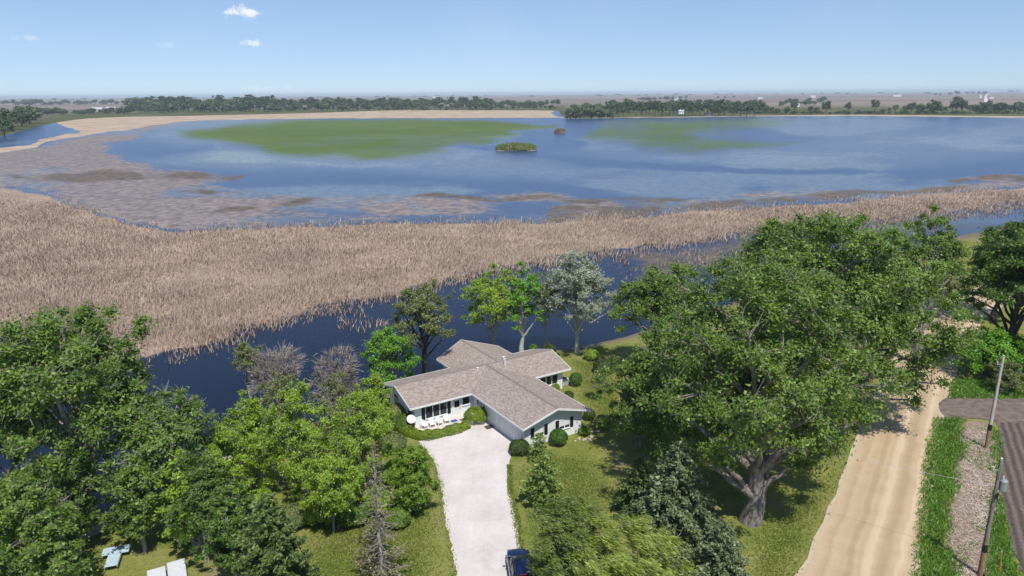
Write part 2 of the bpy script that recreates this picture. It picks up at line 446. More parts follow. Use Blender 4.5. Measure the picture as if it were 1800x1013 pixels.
sparse = sm(SPARSE, 26) * (.30 + .75 * sst(.25, .75, grain) + .42 * sst(900, 200, px)) * (1 - reed) * .62
FARTAN2 = [(990, 209), (1100, 207.5), (1320, 205), (1500, 204), (1800, 207), (2300, 209), (2300, 203), (1800, 201), (1500, 199), (1320, 200.5), (1100, 203), (990, 205)]
ftan = np.maximum(sm(FARTAN, 7, 3), sm(FARTAN2, 4, 3) * .9)
alg = np.clip(sm(ALGAE, 40, 3) * 1.05 + sm(ALGAE2, 44, 3) * .70, 0, 1) * (.74 + .34 * sst(.32, .62, fbm(px, py * 8, 170, 97, 5)))
pale = np.clip(sm(PALE, 44, 3) + sm(PALE2, 60, 3) * .8, 0, 1)
deep = np.clip(sm(DEEP, 7, 3) + sm(DEEP2, 9, 3) * .9 + sm(DEEP3, 8, 3) * .8 + sm(DEEP4, 9, 2) * .85 + sm(CHAN, 6, 3) * .8, 0, 1)
# darker matted beds among the sparse reeds
MATS = [([(0, 312), (120, 305), (200, 300), (330, 303), (440, 310), (430, 318), (340, 320), (200, 318), (60, 322)], 10),
        ([(290, 340), (340, 334), (410, 334), (380, 342), (320, 344)], 8), ([(350, 372), (430, 366), (500, 352), (560, 346), (590, 352), (520, 362), (430, 376)], 10),
        ([(640, 346), (760, 342), (900, 344), (1100, 346), (1230, 350), (1200, 358), (1000, 356), (800, 352)], 10), ([(950, 374), (1000, 362), (1150, 356), (1300, 358), (1250, 372), (1100, 386), (960, 388)], 14),
        ([(1240, 352), (1330, 350), (1500, 336), (1640, 330), (1720, 326), (1680, 338), (1480, 350), (1330, 366), (1230, 372)], 12), ([(1660, 312), (1720, 308), (1810, 312), (1900, 310), (1900, 322), (1700, 322)], 8),
        ([(1100, 442), (1240, 428), (1400, 412), (1700, 386), (2000, 366), (2000, 380), (1700, 404), (1400, 446), (1200, 490), (1080, 512), (1090, 470)], 26)]
mats = np.zeros_like(px)
for poly, s in MATS: mats = np.maximum(mats, sm(poly, s * 1.6) * (.62 if s > 20 else 1))
mats *= .52 + .55 * sst(.3, .65, fbm(px, py * 5, 70, 91))
strk = fbm(px, py * 9, 260, 95, 5)
keep = (sdl > -10)[Q].any(1)
used = np.unique(Q[keep]); remap = np.full(len(X), -1); remap[used] = np.arange(len(used))
def mat_lake():
    m, nt, b = new_mat('lake_water'); p = wpos(nt)
    b.inputs['IOR'].default_value = 1.333; b.inputs['Specular IOR Level'].default_value = .5
    big = tex_noise(nt, p, .006, 5, .6); med = tex_noise(nt, p, .035, 5, .65); fine_ = tex_noise(nt, p, .35, 4, .7); tiny = tex_noise(nt, p, 1.3, 4, .8)
    a_reed, a_sp, a_tan, a_al, a_pa, a_dp, a_mt = [attrn(nt, k) for k in ('reed', 'sparse', 'fartan', 'algae', 'pale', 'deep', 'mats')]
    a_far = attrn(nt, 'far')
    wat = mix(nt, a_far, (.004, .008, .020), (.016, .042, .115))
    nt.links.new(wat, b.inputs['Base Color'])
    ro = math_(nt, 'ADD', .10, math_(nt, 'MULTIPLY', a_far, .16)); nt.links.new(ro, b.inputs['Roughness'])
    bump(nt, b, tex_noise(nt, p, 1.1, 4, .6), .12, .12)
    def veg(col, rough=1.0):
        d = N(nt, 'ShaderNodeBsdfDiffuse'); nt.links.new(col, d.inputs['Color']); return d.outputs[0]
    def over(base, sh, f):
        ms = N(nt, 'ShaderNodeMixShader'); nt.links.new(f, ms.inputs[0]); nt.links.new(base, ms.inputs[1]); nt.links.new(sh, ms.inputs[2]); return ms.outputs[0]
    s = b.outputs[0]
    # submerged weed and small floating leaves: pale milky patches
    a_st = smooth(nt, attrn(nt, 'strk'), .40, .62)
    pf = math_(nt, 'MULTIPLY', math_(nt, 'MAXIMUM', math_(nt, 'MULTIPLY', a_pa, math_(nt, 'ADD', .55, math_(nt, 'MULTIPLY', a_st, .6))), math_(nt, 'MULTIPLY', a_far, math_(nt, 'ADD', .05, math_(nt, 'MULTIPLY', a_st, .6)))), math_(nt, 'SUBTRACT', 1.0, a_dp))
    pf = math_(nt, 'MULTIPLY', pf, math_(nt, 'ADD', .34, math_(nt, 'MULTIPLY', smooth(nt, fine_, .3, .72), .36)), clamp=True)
    s = over(s, veg(ramp(nt, big, [(.3, (.22, .29, .33)), (.7, (.26, .33, .31))])), pf)
    # algae
    af = smooth(nt, math_(nt, 'ADD', a_al, math_(nt, 'MULTIPLY', math_(nt, 'SUBTRACT', fine_, .5), .9)), .12, .95)
    af = math_(nt, 'MULTIPLY', math_(nt, 'MULTIPLY', af, math_(nt, 'SUBTRACT', 1.0, math_(nt, 'MULTIPLY', a_dp, .92))), .93)
    s = over(s, veg(ramp(nt, math_(nt, 'ADD', math_(nt, 'MULTIPLY', big, .7), math_(nt, 'MULTIPLY', med, .3)), [(.3, (.066, .110, .024)), (.55, (.098, .142, .036)), (.75, (.145, .175, .070))])), af)
    # scattered standing reeds
    e = math_(nt, 'ADD', math_(nt, 'MULTIPLY', med, .5), math_(nt, 'ADD', math_(nt, 'MULTIPLY', fine_, .3), math_(nt, 'MULTIPLY', big, .2)))
    sf = smooth(nt, math_(nt, 'SUBTRACT', math_(nt, 'ADD', math_(nt, 'MULTIPLY', a_sp, .95), e), math_(nt, 'MULTIPLY', a_dp, .5)), .72, 1.06)
    s = over(s, veg(ramp(nt, fine_, [(.3, (.105, .088, .086)), (.52, (.22, .185, .17)), (.72, (.34, .285, .245))])), math_(nt, 'MULTIPLY', sf, .86))
    mf = smooth(nt, math_(nt, 'ADD', math_(nt, 'MULTIPLY', a_mt, .8), e), .74, 1.1)
    s = over(s, veg(ramp(nt, fine_, [(.3, (.070, .060, .052)), (.7, (.165, .140, .115))])), math_(nt, 'MULTIPLY', mf, .88))
    tf = smooth(nt, math_(nt, 'ADD', a_tan, math_(nt, 'MULTIPLY', math_(nt, 'SUBTRACT', med, .5), .8)), .3, .7)
    s = over(s, veg(ramp(nt, med, [(.3, (.25, .185, .13)), (.5, (.38, .30, .22)), (.72, (.46, .375, .28))])), tf)
    rf = smooth(nt, math_(nt, 'ADD', a_reed, math_(nt, 'MULTIPLY', math_(nt, 'SUBTRACT', fine_, .5), .9)), .3, .7)
    s = over(s, veg(ramp(nt, math_(nt, 'ADD', math_(nt, 'MULTIPLY', tiny, .5), math_(nt, 'MULTIPLY', med, .5)), [(.3, (.15, .118, .095)), (.5, (.29, .222, .172)), (.7, (.42, .325, .25))])), rf)
    nt.links.new(s, nt.nodes['Material Output'].inputs['Surface'])
    return m
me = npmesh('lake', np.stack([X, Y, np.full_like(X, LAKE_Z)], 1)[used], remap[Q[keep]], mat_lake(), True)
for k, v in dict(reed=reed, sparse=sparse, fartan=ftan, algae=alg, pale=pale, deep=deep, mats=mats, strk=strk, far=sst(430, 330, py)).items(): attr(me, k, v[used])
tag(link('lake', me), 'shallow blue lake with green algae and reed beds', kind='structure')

# ------------------------------------------------------------------ standing reeds: one mass
rng = np.random.default_rng(11)
def reed_points():
    out = []
    a = np.stack([rng.uniform(-330, 2100, 420000), rng.uniform(325, 720, 420000)], 1)      # even over the view
    P1 = np.array(g(a[:, 0], a[:, 1], LAKE_Z)).T
    b_ = np.stack([rng.uniform(-170, 190, 260000), rng.uniform(85, 280, 260000)], 1)         # even over the bed
    P2 = b_
    for P_, n in ((P1, 95000), (P2, 85000)):
        qx, qy = proj(P_[:, 0], P_[:, 1], LAKE_Z)
        s = sdist(*warp(qx, qy), REED, 2)
        pr = sst(-26, 42, s) * (.55 + 1.1 * (noise2(P_[:, 0] + 500, P_[:, 1], 5, 8) - .3)) * (.25 + 1.3 * noise2(P_[:, 0] + 900, P_[:, 1], 16, 4))
        k = (rng.random(len(P_)) < pr) & (sdist(qx, qy, LAKE) > 3)
        out.append(P_[k][:n])
    # thin fringe standing in the channel by the houses
    c = np.stack([rng.uniform(-330, 1500, 30000), rng.uniform(440, 760, 30000)], 1); P3 = np.array(g(c[:, 0], c[:, 1], LAKE_Z)).T
    s = sdist(*warp(c[:, 0], c[:, 1]), REED, 2); k = (s < 0) & (s > -95) & (noise2(P3[:, 0] + 300, P3[:, 1], 7, 21) > .58) & (rng.random(len(c)) < .7) & (sdist(c[:, 0], c[:, 1], LAKE) > 12)
    out.append(P3[k])
    MATP = MATS[-1][0]
    k = (sdist(c[:, 0], c[:, 1], MATP, 2) > 0) & (rng.random(len(c)) < .5); out.append(P3[k])
    return np.concatenate(out)
RP = reed_points(); n = len(RP)
dist = np.hypot(RP[:, 0], RP[:, 1])
hh = rng.uniform(.45, 1.25, n) * (.55 + .8 * noise2(RP[:, 0] + 700, RP[:, 1], 12, 44)); wd = rng.uniform(.08, .17, n) * np.clip(dist / 110, .9, 2.2)
th = rng.uniform(0, math.pi, n)
V = np.zeros((n, 6, 3), np.float32)
lean = np.stack([rng.normal(.15, .34, n), rng.normal(0, .34, n)], 1) * hh[:, None]
for k, a in enumerate((0, math.pi / 2)):
    dx = np.cos(th + a) * wd / 2; dy = np.sin(th + a) * wd / 2
    V[:, 3 * k, :2] = RP + np.stack([dx, dy], 1); V[:, 3 * k + 1, :2] = RP - np.stack([dx, dy], 1)
    V[:, 3 * k + 2, :2] = RP + lean * (1 if k == 0 else .55)
    V[:, 3 * k: 3 * k + 2, 2] = LAKE_Z - .02; V[:, 3 * k + 2, 2] = LAKE_Z + hh * (1 if k == 0 else .8)
Fr = np.arange(n * 6).reshape(-1, 3)
m_, nt, b = new_mat('reed_stalk')
geo = N(nt, 'ShaderNodeNewGeometry')
f = math_(nt, 'ADD', math_(nt, 'MULTIPLY', geo.outputs['Random Per Island'], .4), math_(nt, 'MULTIPLY', tex_noise(nt, wpos(nt), .05, 5, .7), .6))
nt.links.new(ramp(nt, f, [(.2, (.22, .165, .128)), (.5, (.43, .33, .255)), (.75, (.60, .475, .365))]), b.inputs['Base Color']); b.inputs['Roughness'].default_value = .9
me = npmesh('reed_bed', V.reshape(-1, 3), Fr, m_)
tag(link('reed_bed', me), 'dense bed of dry tan reeds standing in the lake', 'reeds', kind='stuff')

# ------------------------------------------------------------------ sheets of the setting: road, drive, lane, field
def sheet(name, poly, z, mat, label, res=None):
    mb = MB(); mb.poly([(x, y, z) for x, y in poly]); o = mb.build(name, mat); return tag(o, label, kind='structure')
def smooth_path(pts, k=8):
    pts = [np.array(p, float) for p in pts]; out = []
    for i in range(len(pts) - 1):
        p0 = pts[max(i - 1, 0)]; p1 = pts[i]; p2 = pts[i + 1]; p3 = pts[min(i + 2, len(pts) - 1)]
        for t in np.linspace(0, 1, k, endpoint=False):
            out.append(.5 * ((2 * p1) + (-p0 + p2) * t + (2 * p0 - 5 * p1 + 4 * p2 - p3) * t * t + (-p0 + 3 * p1 - 3 * p2 + p3) * t ** 3))
    out.append(pts[-1]); return np.array(out)
def ribbon(name, path, width, z, mat, label, n=7, crown=.1, rag=.25, seed=1):
    P_ = smooth_path(path); r = np.random.default_rng(seed)
    T = np.gradient(P_, axis=0); T /= np.linalg.norm(T, axis=1)[:, None]; Nn = np.stack([T[:, 1], -T[:, 0]], 1)
    V = []; UV = []
    L = np.concatenate([[0], np.cumsum(np.linalg.norm(np.diff(P_, axis=0), axis=1))])
    for i in range(len(P_)):
        for k in range(n):
            t = k / (n - 1) * 2 - 1; w = width / 2 + (r.normal(0, rag) if abs(t) == 1 else 0)
            q = P_[i] + Nn[i] * t * w; V.append((q[0], q[1], z + crown * (1 - t * t))); UV.append((t, L[i]))
    i = np.arange(len(P_) - 1)[:, None]; j = np.arange(n - 1)[None]; a = i * n + j
    Qd = np.stack([a, a + 1, a + n + 1, a + n], -1).reshape(-1, 4)
    me = npmesh(name, V, Qd, mat, True); attr(me, 'across', [u[0] for u in UV])
    return tag(link(name, me), label, kind='structure')
def mat_road():
    m, nt, b = new_mat('gravel_road'); p = wpos(nt); ac = attrn(nt, 'across')
    n1 = tex_noise(nt, p, .5, 5, .65); n2 = tex_noise(nt, p, 6, 5, .8); n3 = tex_noise(nt, p, .12, 3)
    w = N(nt, 'ShaderNodeTexNoise'); w.noise_dimensions = '1D'; w.inputs['Scale'].default_value = 3.2; w.inputs['Detail'].default_value = 3
    nt.links.new(math_(nt, 'ADD', math_(nt, 'ADD', ac, math_(nt, 'MULTIPLY', n3, .35)), 4), w.inputs['W'])
    f = math_(nt, 'ADD', math_(nt, 'MULTIPLY', w.outputs['Fac'], .55), math_(nt, 'MULTIPLY', n1, .25))
    f = math_(nt, 'ADD', f, math_(nt, 'MULTIPLY', n2, .22))
    c = ramp(nt, f, [(.34, (.34, .25, .155)), (.5, (.42, .315, .205)), (.66, (.52, .405, .28))])
    edge = smooth(nt, math_(nt, 'ABSOLUTE', ac), .80, 1.0)
    c = mix(nt, math_(nt, 'MULTIPLY', edge, .55), c, (.52, .45, .36))
    nt.links.new(c, b.inputs['Base Color']); b.inputs['Roughness'].default_value = 1; b.inputs['Specular IOR Level'].default_value = .1
    bump(nt, b, n2, .4, .03); return m
M['road'] = mat_road()
rc = [g(1510, 1013), g(1570, 810), g(1600, 700), g(1640, 610), g(1692, 548), g(1760, 512), g(1860, 480), g(2050, 440)]
d0 = np.array(rc[1]) - np.array(rc[0]); d0 /= np.linalg.norm(d0)
rc = [tuple(np.array(rc[0]) - d0 * 70), tuple(np.array(rc[0]) - d0 * 30)] + rc
ribbon('gravel_road', rc, 7.7, .05, M['road'], 'tan gravel road running past the big cottonwood', rag=.18)

def mat_gravel():
    m, nt, b = new_mat('white_gravel'); p = wpos(nt)
    n1 = tex_noise(nt, p, .35, 5, .6); n2 = tex_noise(nt, p, 7, 4, .85); n3 = tex_noise(nt, p, 1.6, 5, .7)
    f = math_(nt, 'ADD', math_(nt, 'MULTIPLY', n1, .4), math_(nt, 'ADD', math_(nt, 'MULTIPLY', n2, .35), math_(nt, 'MULTIPLY', n3, .25)))
    mp = N(nt, 'ShaderNodeMapping'); mp.inputs['Rotation'].default_value = (0, 0, math.radians(4)); mp.inputs['Scale'].default_value = (.75, .05, 1); nt.links.new(p, mp.inputs['Vector'])
    f = math_(nt, 'ADD', math_(nt, 'MULTIPLY', f, .8), math_(nt, 'MULTIPLY', tex_noise(nt, mp.outputs[0], 1.0, 3), .2))
    c = ramp(nt, f, [(.33, (.40, .35, .32)), (.47, (.52, .475, .445)), (.62, (.62, .585, .565))])
    nt.links.new(c, b.inputs['Base Color']); b.inputs['Roughness'].default_value = 1; b.inputs['Specular IOR Level'].default_value = .1
    bump(nt, b, n2, .5, .03); return m
M['gravel'] = mat_gravel()
def ragged(pts, step=.35, amp=.06, seed=0):
    r = np.random.default_rng(seed); out = []
    for i in range(len(pts)):
        a = np.array(pts[i]); c = np.array(pts[(i + 1) % len(pts)]); n = max(1, int(np.linalg.norm(c - a) / step))
        for k in range(n): out.append(tuple(a + (c - a) * k / n + r.normal(0, amp, 2) * (1 if k else .4)))
    return out
drive = [(735, 777), (748, 790), (765, 815), (776, 860), (783, 915), (793, 960), (802, 1013), (812, 1100), (826, 1300), (935, 1300), (925, 1100), (921, 1013), (914, 960), (905, 905), (893, 850),
         (893, 818), (901, 795), (912, 788), (905, 770), (860, 738), (830, 728), (812, 726), (806, 742), (770, 768)]
sheet('gravel_driveway', ragged([g(*p) for p in drive], seed=4), .045, M['gravel'], 'white crushed rock driveway leading up to the garage')
M['lane'] = plain('dirt_lane', (.155, .125, .108), 1, 0, .35, 1.2, .05)
M['field'] = None
def mat_field():
    m, nt, b = new_mat('tilled_soil'); p = wpos(nt)
    mp = N(nt, 'ShaderNodeMapping'); mp.inputs['Rotation'].default_value = (0, 0, math.radians(-62)); nt.links.new(p, mp.inputs['Vector'])
    wv = N(nt, 'ShaderNodeTexWave'); wv.bands_direction = 'Y'; wv.inputs['Scale'].default_value = .42; wv.inputs['Distortion'].default_value = 1.6; wv.inputs['Detail'].default_value = 4
    nt.links.new(mp.outputs[0], wv.inputs['Vector']); n2 = tex_noise(nt, p, 3, 5, .8)
    f = math_(nt, 'ADD', math_(nt, 'MULTIPLY', wv.outputs['Fac'], .3), math_(nt, 'MULTIPLY', n2, .7))
    nt.links.new(ramp(nt, f, [(.3, (.070, .056, .050)), (.55, (.125, .102, .090)), (.78, (.20, .165, .14))]), b.inputs['Base Color'])
    b.inputs['Roughness'].default_value = 1; b.inputs['Specular IOR Level'].default_value = .05; bump(nt, b, f, .8, .12); return m
M['field'] = mat_field()
sheet('tilled_field', ragged([g(*p) for p in [(1752, 738), (1757, 830), (1768, 920), (1793, 1000), (1830, 1090), (2700, 1090), (2700, 738)]], 1.2, .2, 5), .03, M['field'], 'dark tilled field beside the power poles')
ribbon('dirt_lane', [g(1610, 708), g(1660, 712), g(1720, 718), g(1800, 722), g(1950, 724), g(2300, 722)], 7.0, .036, M['lane'], 'grey dirt lane branching off the gravel road', crown=.05, rag=.35, seed=9)
M['straw_soil'] = plain('straw_soil', (.235, .18, .135), 1, 0, .4, 2.5, .05)
sheet('straw_verge', ragged([g(*p) for p in [(1694, 744), (1736, 744), (1752, 790), (1752, 850), (1758, 900), (1752, 960), (1752, 1020), (1700, 1060), (1676, 1020), (1660, 960), (1668, 900), (1672, 850), (1680, 800)]], .5, .32, 6), .02, M['straw_soil'], 'bare verge strewn with pale dead stalks')

# ------------------------------------------------------------------ trees
def unit(v): return v / (np.linalg.norm(v, axis=-1, keepdims=True) + 1e-9)
def cards(C, Nrm, T, L, W):
    """diamond leaf cards; returns V, F"""
    T = unit(T - (T * Nrm).sum(1, keepdims=True) * Nrm); B = np.cross(Nrm, T)
    n = len(C); V = np.empty((n, 3, 3)); q = np.random.default_rng(n).uniform(-.25, .25, n)[:, None]
    V[:, 0] = C - T * L[:, None] * .5; V[:, 1] = C + B * W[:, None] * .62 + T * L[:, None] * (.18 + q); V[:, 2] = C - B * W[:, None] * .62 + T * L[:, None] * (.42 - q)
    return V.reshape(-1, 3), np.arange(n * 3).reshape(-1, 3)
def bez(a, c, b, n):
    t = np.linspace(0, 1, n)[:, None]; return a * (1 - t) ** 2 + 2 * c * t * (1 - t) + b * t * t
class Tubes:
    def __init__(self): self.V = []; self.F = []; self.n = 0
    def add(self, P, r, s=5):
        P = np.asarray(P, float); k = len(P); r = np.broadcast_to(np.asarray(r, float), (k,))
        T = unit(np.gradient(P, axis=0)); ref = np.array([1., .13, .07]) if abs(T[0, 2]) > .8 else np.array([.05, .1, 1.])
        A = unit(np.cross(T, ref)); B = np.cross(T, A)
        t = np.arange(s) * 2 * math.pi / s
        ring = P[:, None] + (A[:, None] * np.cos(t)[None, :, None] + B[:, None] * np.sin(t)[None, :, None]) * r[:, None, None]
        i = np.arange(k - 1)[:, None]; j = np.arange(s)[None]; j2 = (j + 1) % s
        self.F.append(np.stack([i * s + j, i * s + j2, (i + 1) * s + j2, (i + 1) * s + j], -1).reshape(-1, 4) + self.n)
        self.V.append(ring.reshape(-1, 3)); self.n += k * s
    def mesh(self, name, mat): return npmesh(name, np.concatenate(self.V), np.concatenate(self.F), mat, True)

def decid_mesh(h, R, seed, nleaf, ls, leaf, bark, cb=.25, nclump=90, tr=.3, lean=(0, 0), crk=.2, mode='leaf', aspect=.55, flat=.7,
               fork=1, streak=None, ry=1.0, outer=2.4, lobes=8, twigs=3, lobe_amp=.42, bare=0.0, clear=None):
    rng = np.random.default_rng(seed)
    if mode != 'twig': nclump = int(nclump * 1.7); crk *= .80; nleaf = int(nleaf * 1.8); ls *= .74
    c = np.array([lean[0], lean[1], h * (1 + cb) / 2]); ax = np.array([R, R * ry, h * (1 - cb) / 2])
    D = unit(rng.normal(size=(lobes, 3))); D[:, 2] *= .8; D = unit(D); amp = rng.uniform(.5, 1, lobes)
    d = unit(rng.normal(size=(nclump, 3))); d[:, 2] = np.where(d[:, 2] < (-.9 if cb < .12 else -.55), -d[:, 2] * .6, d[:, 2]); d = unit(d)
    m = .72 + lobe_amp * (np.exp(5 * (d @ D.T - 1)) * amp).max(1)
    rad = rng.random(nclump) ** (1 / outer) * m
    C = c + d * rad[:, None] * ax
    rcl = R * crk * rng.uniform(.65, 1.35, nclump)
    C[:, :2] = c[:2] + (C[:, :2] - c[:2]) * (R - R * crk) / np.percentile(np.linalg.norm((C[:, :2] - c[:2]) / [1, ry], axis=1), 95)
    zc = c[2]; upz = C[:, 2] > zc; top_ = max(C[:, 2].max() - zc, .1)
    C[upz, 2] = zc + (C[upz, 2] - zc) * (h - R * crk * .7 - zc) / top_
    C[:, 2] = np.clip(C[:, 2], h * .06, h)
    if clear is not None:        # keep the bole in view: no foliage round its foot
        kk = ~((np.abs(C[:, 0] - clear[0]) < clear[1]) & (C[:, 1] < clear[2]) & (C[:, 2] < clear[3])); C, rcl, d = C[kk], rcl[kk], d[kk]; nclump = len(C)
    tb = Tubes()
    # trunk(s)
    starts = []
    for k in range(fork):
        o = np.array([rng.normal(0, .06), rng.normal(0, .06), 0]) * R * (fork > 1)
        top = np.array([lean[0] * .8 + rng.normal(0, .12 * R) * (1 + fork * .5), lean[1] * .8 + rng.normal(0, .12 * R) * (1 + fork * .5), h * rng.uniform(.72, .86)])
        p = bez(o + [0, 0, -.3], o + np.array([rng.normal(0, .05 * R), rng.normal(0, .05 * R), h * .4]), top, 9)
        p[1:-1, :2] += rng.normal(0, tr * .25, (7, 2))
        rr = tr * (fork ** -.4) * np.linspace(1, .12, 9) ** .9; rr[0] *= 1.35; rr[1] *= 1.08
        tb.add(p, rr, 9 if tr > .3 else 6); starts.append((p, rr))
    # limbs by farthest-point picking
    nl = min(nclump, 6 + nclump // 10); pick = [int(rng.integers(nclump))]
    dm = np.linalg.norm(C - C[pick[0]], axis=1)
    while len(pick) < nl:
        i = int(dm.argmax()); pick.append(i); dm = np.minimum(dm, np.linalg.norm(C - C[i], axis=1))
    LP, LR = [], []
    for i in pick:
        p, rr = starts[rng.integers(len(starts))]
        tz = np.clip(C[i, 2] * rng.uniform(.35, .7), h * cb * .7, h * .75)
        k = int(np.abs(p[:, 2] - tz).argmin()); k = min(max(k, 1), 7)
        a = p[k]; e = C[i]; ctl = a + (e - a) * .5 + np.array([0, 0, (np.linalg.norm(e[:2] - a[:2])) * .22]) + rng.normal(0, .05 * R, 3)
        q = bez(a, ctl, e, 8); q[1:-1] += rng.normal(0, .012 * R, (6, 3)); r0 = min(rr[k] * .62, tr * .5)
        qr = r0 * np.linspace(1, .16, 8); tb.add(q, qr, 6); LP.append(q[2:]); LR.append(qr[2:])
    LP = np.concatenate(LP); LR = np.concatenate(LR)
    for i in range(nclump):
        dd = np.linalg.norm(LP - C[i], axis=1) + 2.0 * np.maximum(0, LP[:, 2] - C[i, 2]); k = int(dd.argmin())
        if dd[k] > .05:
            q = bez(LP[k], (LP[k] + C[i]) / 2 + rng.normal(0, .06 * R, 3), C[i], 5); tb.add(q, max(LR[k] * .55, .012) * np.linspace(1, .3, 5), 4)
        for _ in range(twigs):
            e = C[i] + unit(rng.normal(size=3) + d[i] * .8) * rcl[i] * rng.uniform(.8, 1.6); mid = (C[i] + e) / 2 + rng.normal(0, .1 * rcl[i], 3)
            tb.add(np.array([C[i], mid, e]), [max(.02, tr * .05), max(.014, tr * .035), .006], 3)
    trunk = tb.mesh('trunk', bark)
    # leaves
    w = rcl ** 2
    if bare: w = w * (rng.random(nclump) > bare)
    idx = rng.choice(nclump, nleaf, p=w / w.sum())
    od = unit(rng.normal(size=(nleaf, 3)))
    off = od * np.abs(rng.normal(0, .62, nleaf))[:, None] * rcl[idx][:, None]; off[:, 2] *= flat
    P_ = C[idx] + off
    L = ls * rng.uniform(.6, 1.4, nleaf)
    if mode == 'twig':
        T = unit(od * 1.0 + d[idx] * .9 + np.array([0, 0, .25]) + rng.normal(0, .25, (nleaf, 3))); Nn = unit(np.cross(T, rng.normal(size=(nleaf, 3))))
        P_ = C[idx] + off * .8; W = L * aspect
    else:
        out = unit((P_ - c) / ax)
        Nn = unit(out * .55 + np.array([0, 0, .5]) + rng.normal(0, .55, (nleaf, 3)))
        T = rng.normal(size=(nleaf, 3)); T[:, 2] -= .3
        if streak is not None: T = unit(T) * .45 + np.array(streak)
        W = L * aspect * rng.uniform(.8, 1.2, nleaf)
    V, Fc = cards(P_, Nn, T, L, W)
    return trunk, npmesh('crown', V, Fc, leaf)

def conifer_mesh(h, R, seed, leaf, bark, dens=1.0, ls=.34, droop=.25, cb=.05, power=.8, tr=None, bare_p=0.0, asp=.38, whorl=.42, up=0.0):
    rng = np.random.default_rng(seed); tb = Tubes(); tr = tr or h * .018
    zs = np.linspace(-.3, h, 10); p = np.zeros((10, 3)); p[:, 2] = zs; p[1:, :2] = rng.normal(0, .02 * R, (9, 2))
    tb.add(p, tr * np.linspace(1.1, .08, 10), 7)
    Cs, Ts, Ls = [], [], []
    z = h * cb + .15
    while z < h * .985:
        f = 1 - (z - h * cb) / (h * (1 - cb)); Lb = R * f ** power
        nb = int(5 + 4 * f); a0 = rng.uniform(0, 6.28)
        for k in range(nb):
            a = a0 + k * 6.283 / nb + rng.normal(0, .22); l = Lb * rng.uniform(.72, 1.14) + .12
            dirv = np.array([math.cos(a), math.sin(a), 0]); s = np.array([0, 0, z + rng.normal(0, .08)])
            e = s + dirv * l + np.array([0, 0, -droop * l + up * l]); mid = s + dirv * l * .5 + np.array([0, 0, -droop * l * .25 + .05 * l])
            q = bez(s, mid, e, 5); tb.add(q, max(.01, tr * .22 * f + .008) * np.linspace(1, .25, 5), 3)
            if rng.random() < bare_p: continue
            n = max(6, int(l * l * 14 * dens + l * 10 * dens)); t = rng.random(n) ** .62
            side = np.array([-dirv[1], dirv[0], 0]); wdt = .42 * l * (1 - t * .75) * rng.uniform(-1, 1, n)
            c = (s * ((1 - t) ** 2)[:, None] + 2 * mid * (t * (1 - t))[:, None] + e * (t * t)[:, None]) + side * wdt[:, None] * .75
            c[:, 2] += rng.normal(0, .05 + .03 * l, n) - np.abs(wdt) * .18
            tt = dirv * .9 + side * np.sign(wdt)[:, None] * .75 + rng.normal(0, .28, (n, 3)) + np.array([0, 0, up * .8 - .1])
            Cs.append(c); Ts.append(tt); Ls.append(np.full(n, ls) * rng.uniform(.65, 1.35, n))
        z += whorl * (.5 + .6 * f) * rng.uniform(.8, 1.2)
    C = np.concatenate(Cs); T = unit(np.concatenate(Ts)); L = np.concatenate(Ls); n = len(C)
    Nn = unit(np.array([0, 0, .9]) + rng.normal(0, .5, (n, 3)))
    V, Fc = cards(C, Nn, T, L, L * asp)
    return tb.mesh('trunk', bark), npmesh('crown', V, Fc, leaf)

def put_tree(name, label, meshes, loc, rz=0, group=None, cat='tree', crown='crown', sc=1.0):
    o = empty(name, loc, rz); tag(o, label, cat, group)
    if sc != 1.0: o.scale = (sc, sc, sc)
    link('trunk', meshes[0], o); link(crown, meshes[1], o); return o

def T(name, label, base, top, hw, leaf, bark, seed, nleaf, ls, cat='tree', dz=None, **kw):
    """deciduous tree by the place of its foot, the row of its top and its crown half-width (all as seen)"""
    Xb, Yb = g(*base); h = h_at(base[0], base[1], top); s = scale_at(*base) * 1.06; R = hw / s
    ms = decid_mesh(h, R, seed, nleaf, ls, M[leaf], M[bark], **kw)
    return put_tree(name, label, ms, (Xb, Yb, ground_z(Xb, Yb) if dz is None else dz), 0, None, cat, 'twigs' if kw.get('mode') == 'twig' else 'crown')
def Cn(name, label, base, top, hw, leaf, bark, seed, **kw):
    Xb, Yb = g(*base); h = h_at(base[0], base[1], top); R = hw / (scale_at(*base) * 1.04)
    return put_tree(name, label, conifer_mesh(h, R, seed, M[leaf], M[bark], **kw), (Xb, Yb, 0), 0, None, 'conifer')

# right-hand cottonwoods
T('cottonwood_tree', 'huge spreading cottonwood with thick furrowed trunk beside the gravel road', (1318, 915), 450, 222, 'cotton', 'bark', 101, 66000, .36, tr=.80, cb=.06, nclump=240, crk=.145, lean=(.6, 1.5), clear=(-.3, 3.0, 3.5, 10.5), lobe_amp=.5, twigs=4)
T('cottonwood_tree', 'tall full cottonwood rising behind the huge trunked cottonwood', (1405, 760), 362, 165, 'cotton', 'bark', 102, 46000, .44, tr=.7, cb=.2, nclump=150, crk=.17)
T('cottonwood_tree', 'cottonwood overhanging the gravel road with a gnarled thin top', (1478, 758), 385, 150, 'cotton', 'bark', 103, 40000, .42, tr=.55, cb=.08, nclump=140, crk=.165, lobe_amp=.5, lean=(3.2, 2))
T('cottonwood_tree', 'smaller cottonwood leaning toward the house lawn', (1205, 800), 540, 118, 'cotton', 'bark', 104, 30000, .38, tr=.4, cb=.0, nclump=100, crk=.17)
T('cottonwood_tree', 'thin cottonwood with bare crooked limbs and tufted top', (1610, 640), 352, 62, 'cotton', 'greybark', 105, 9000, .42, tr=.5, cb=.45, nclump=46, crk=.2, lobe_amp=.8, bare=.25)
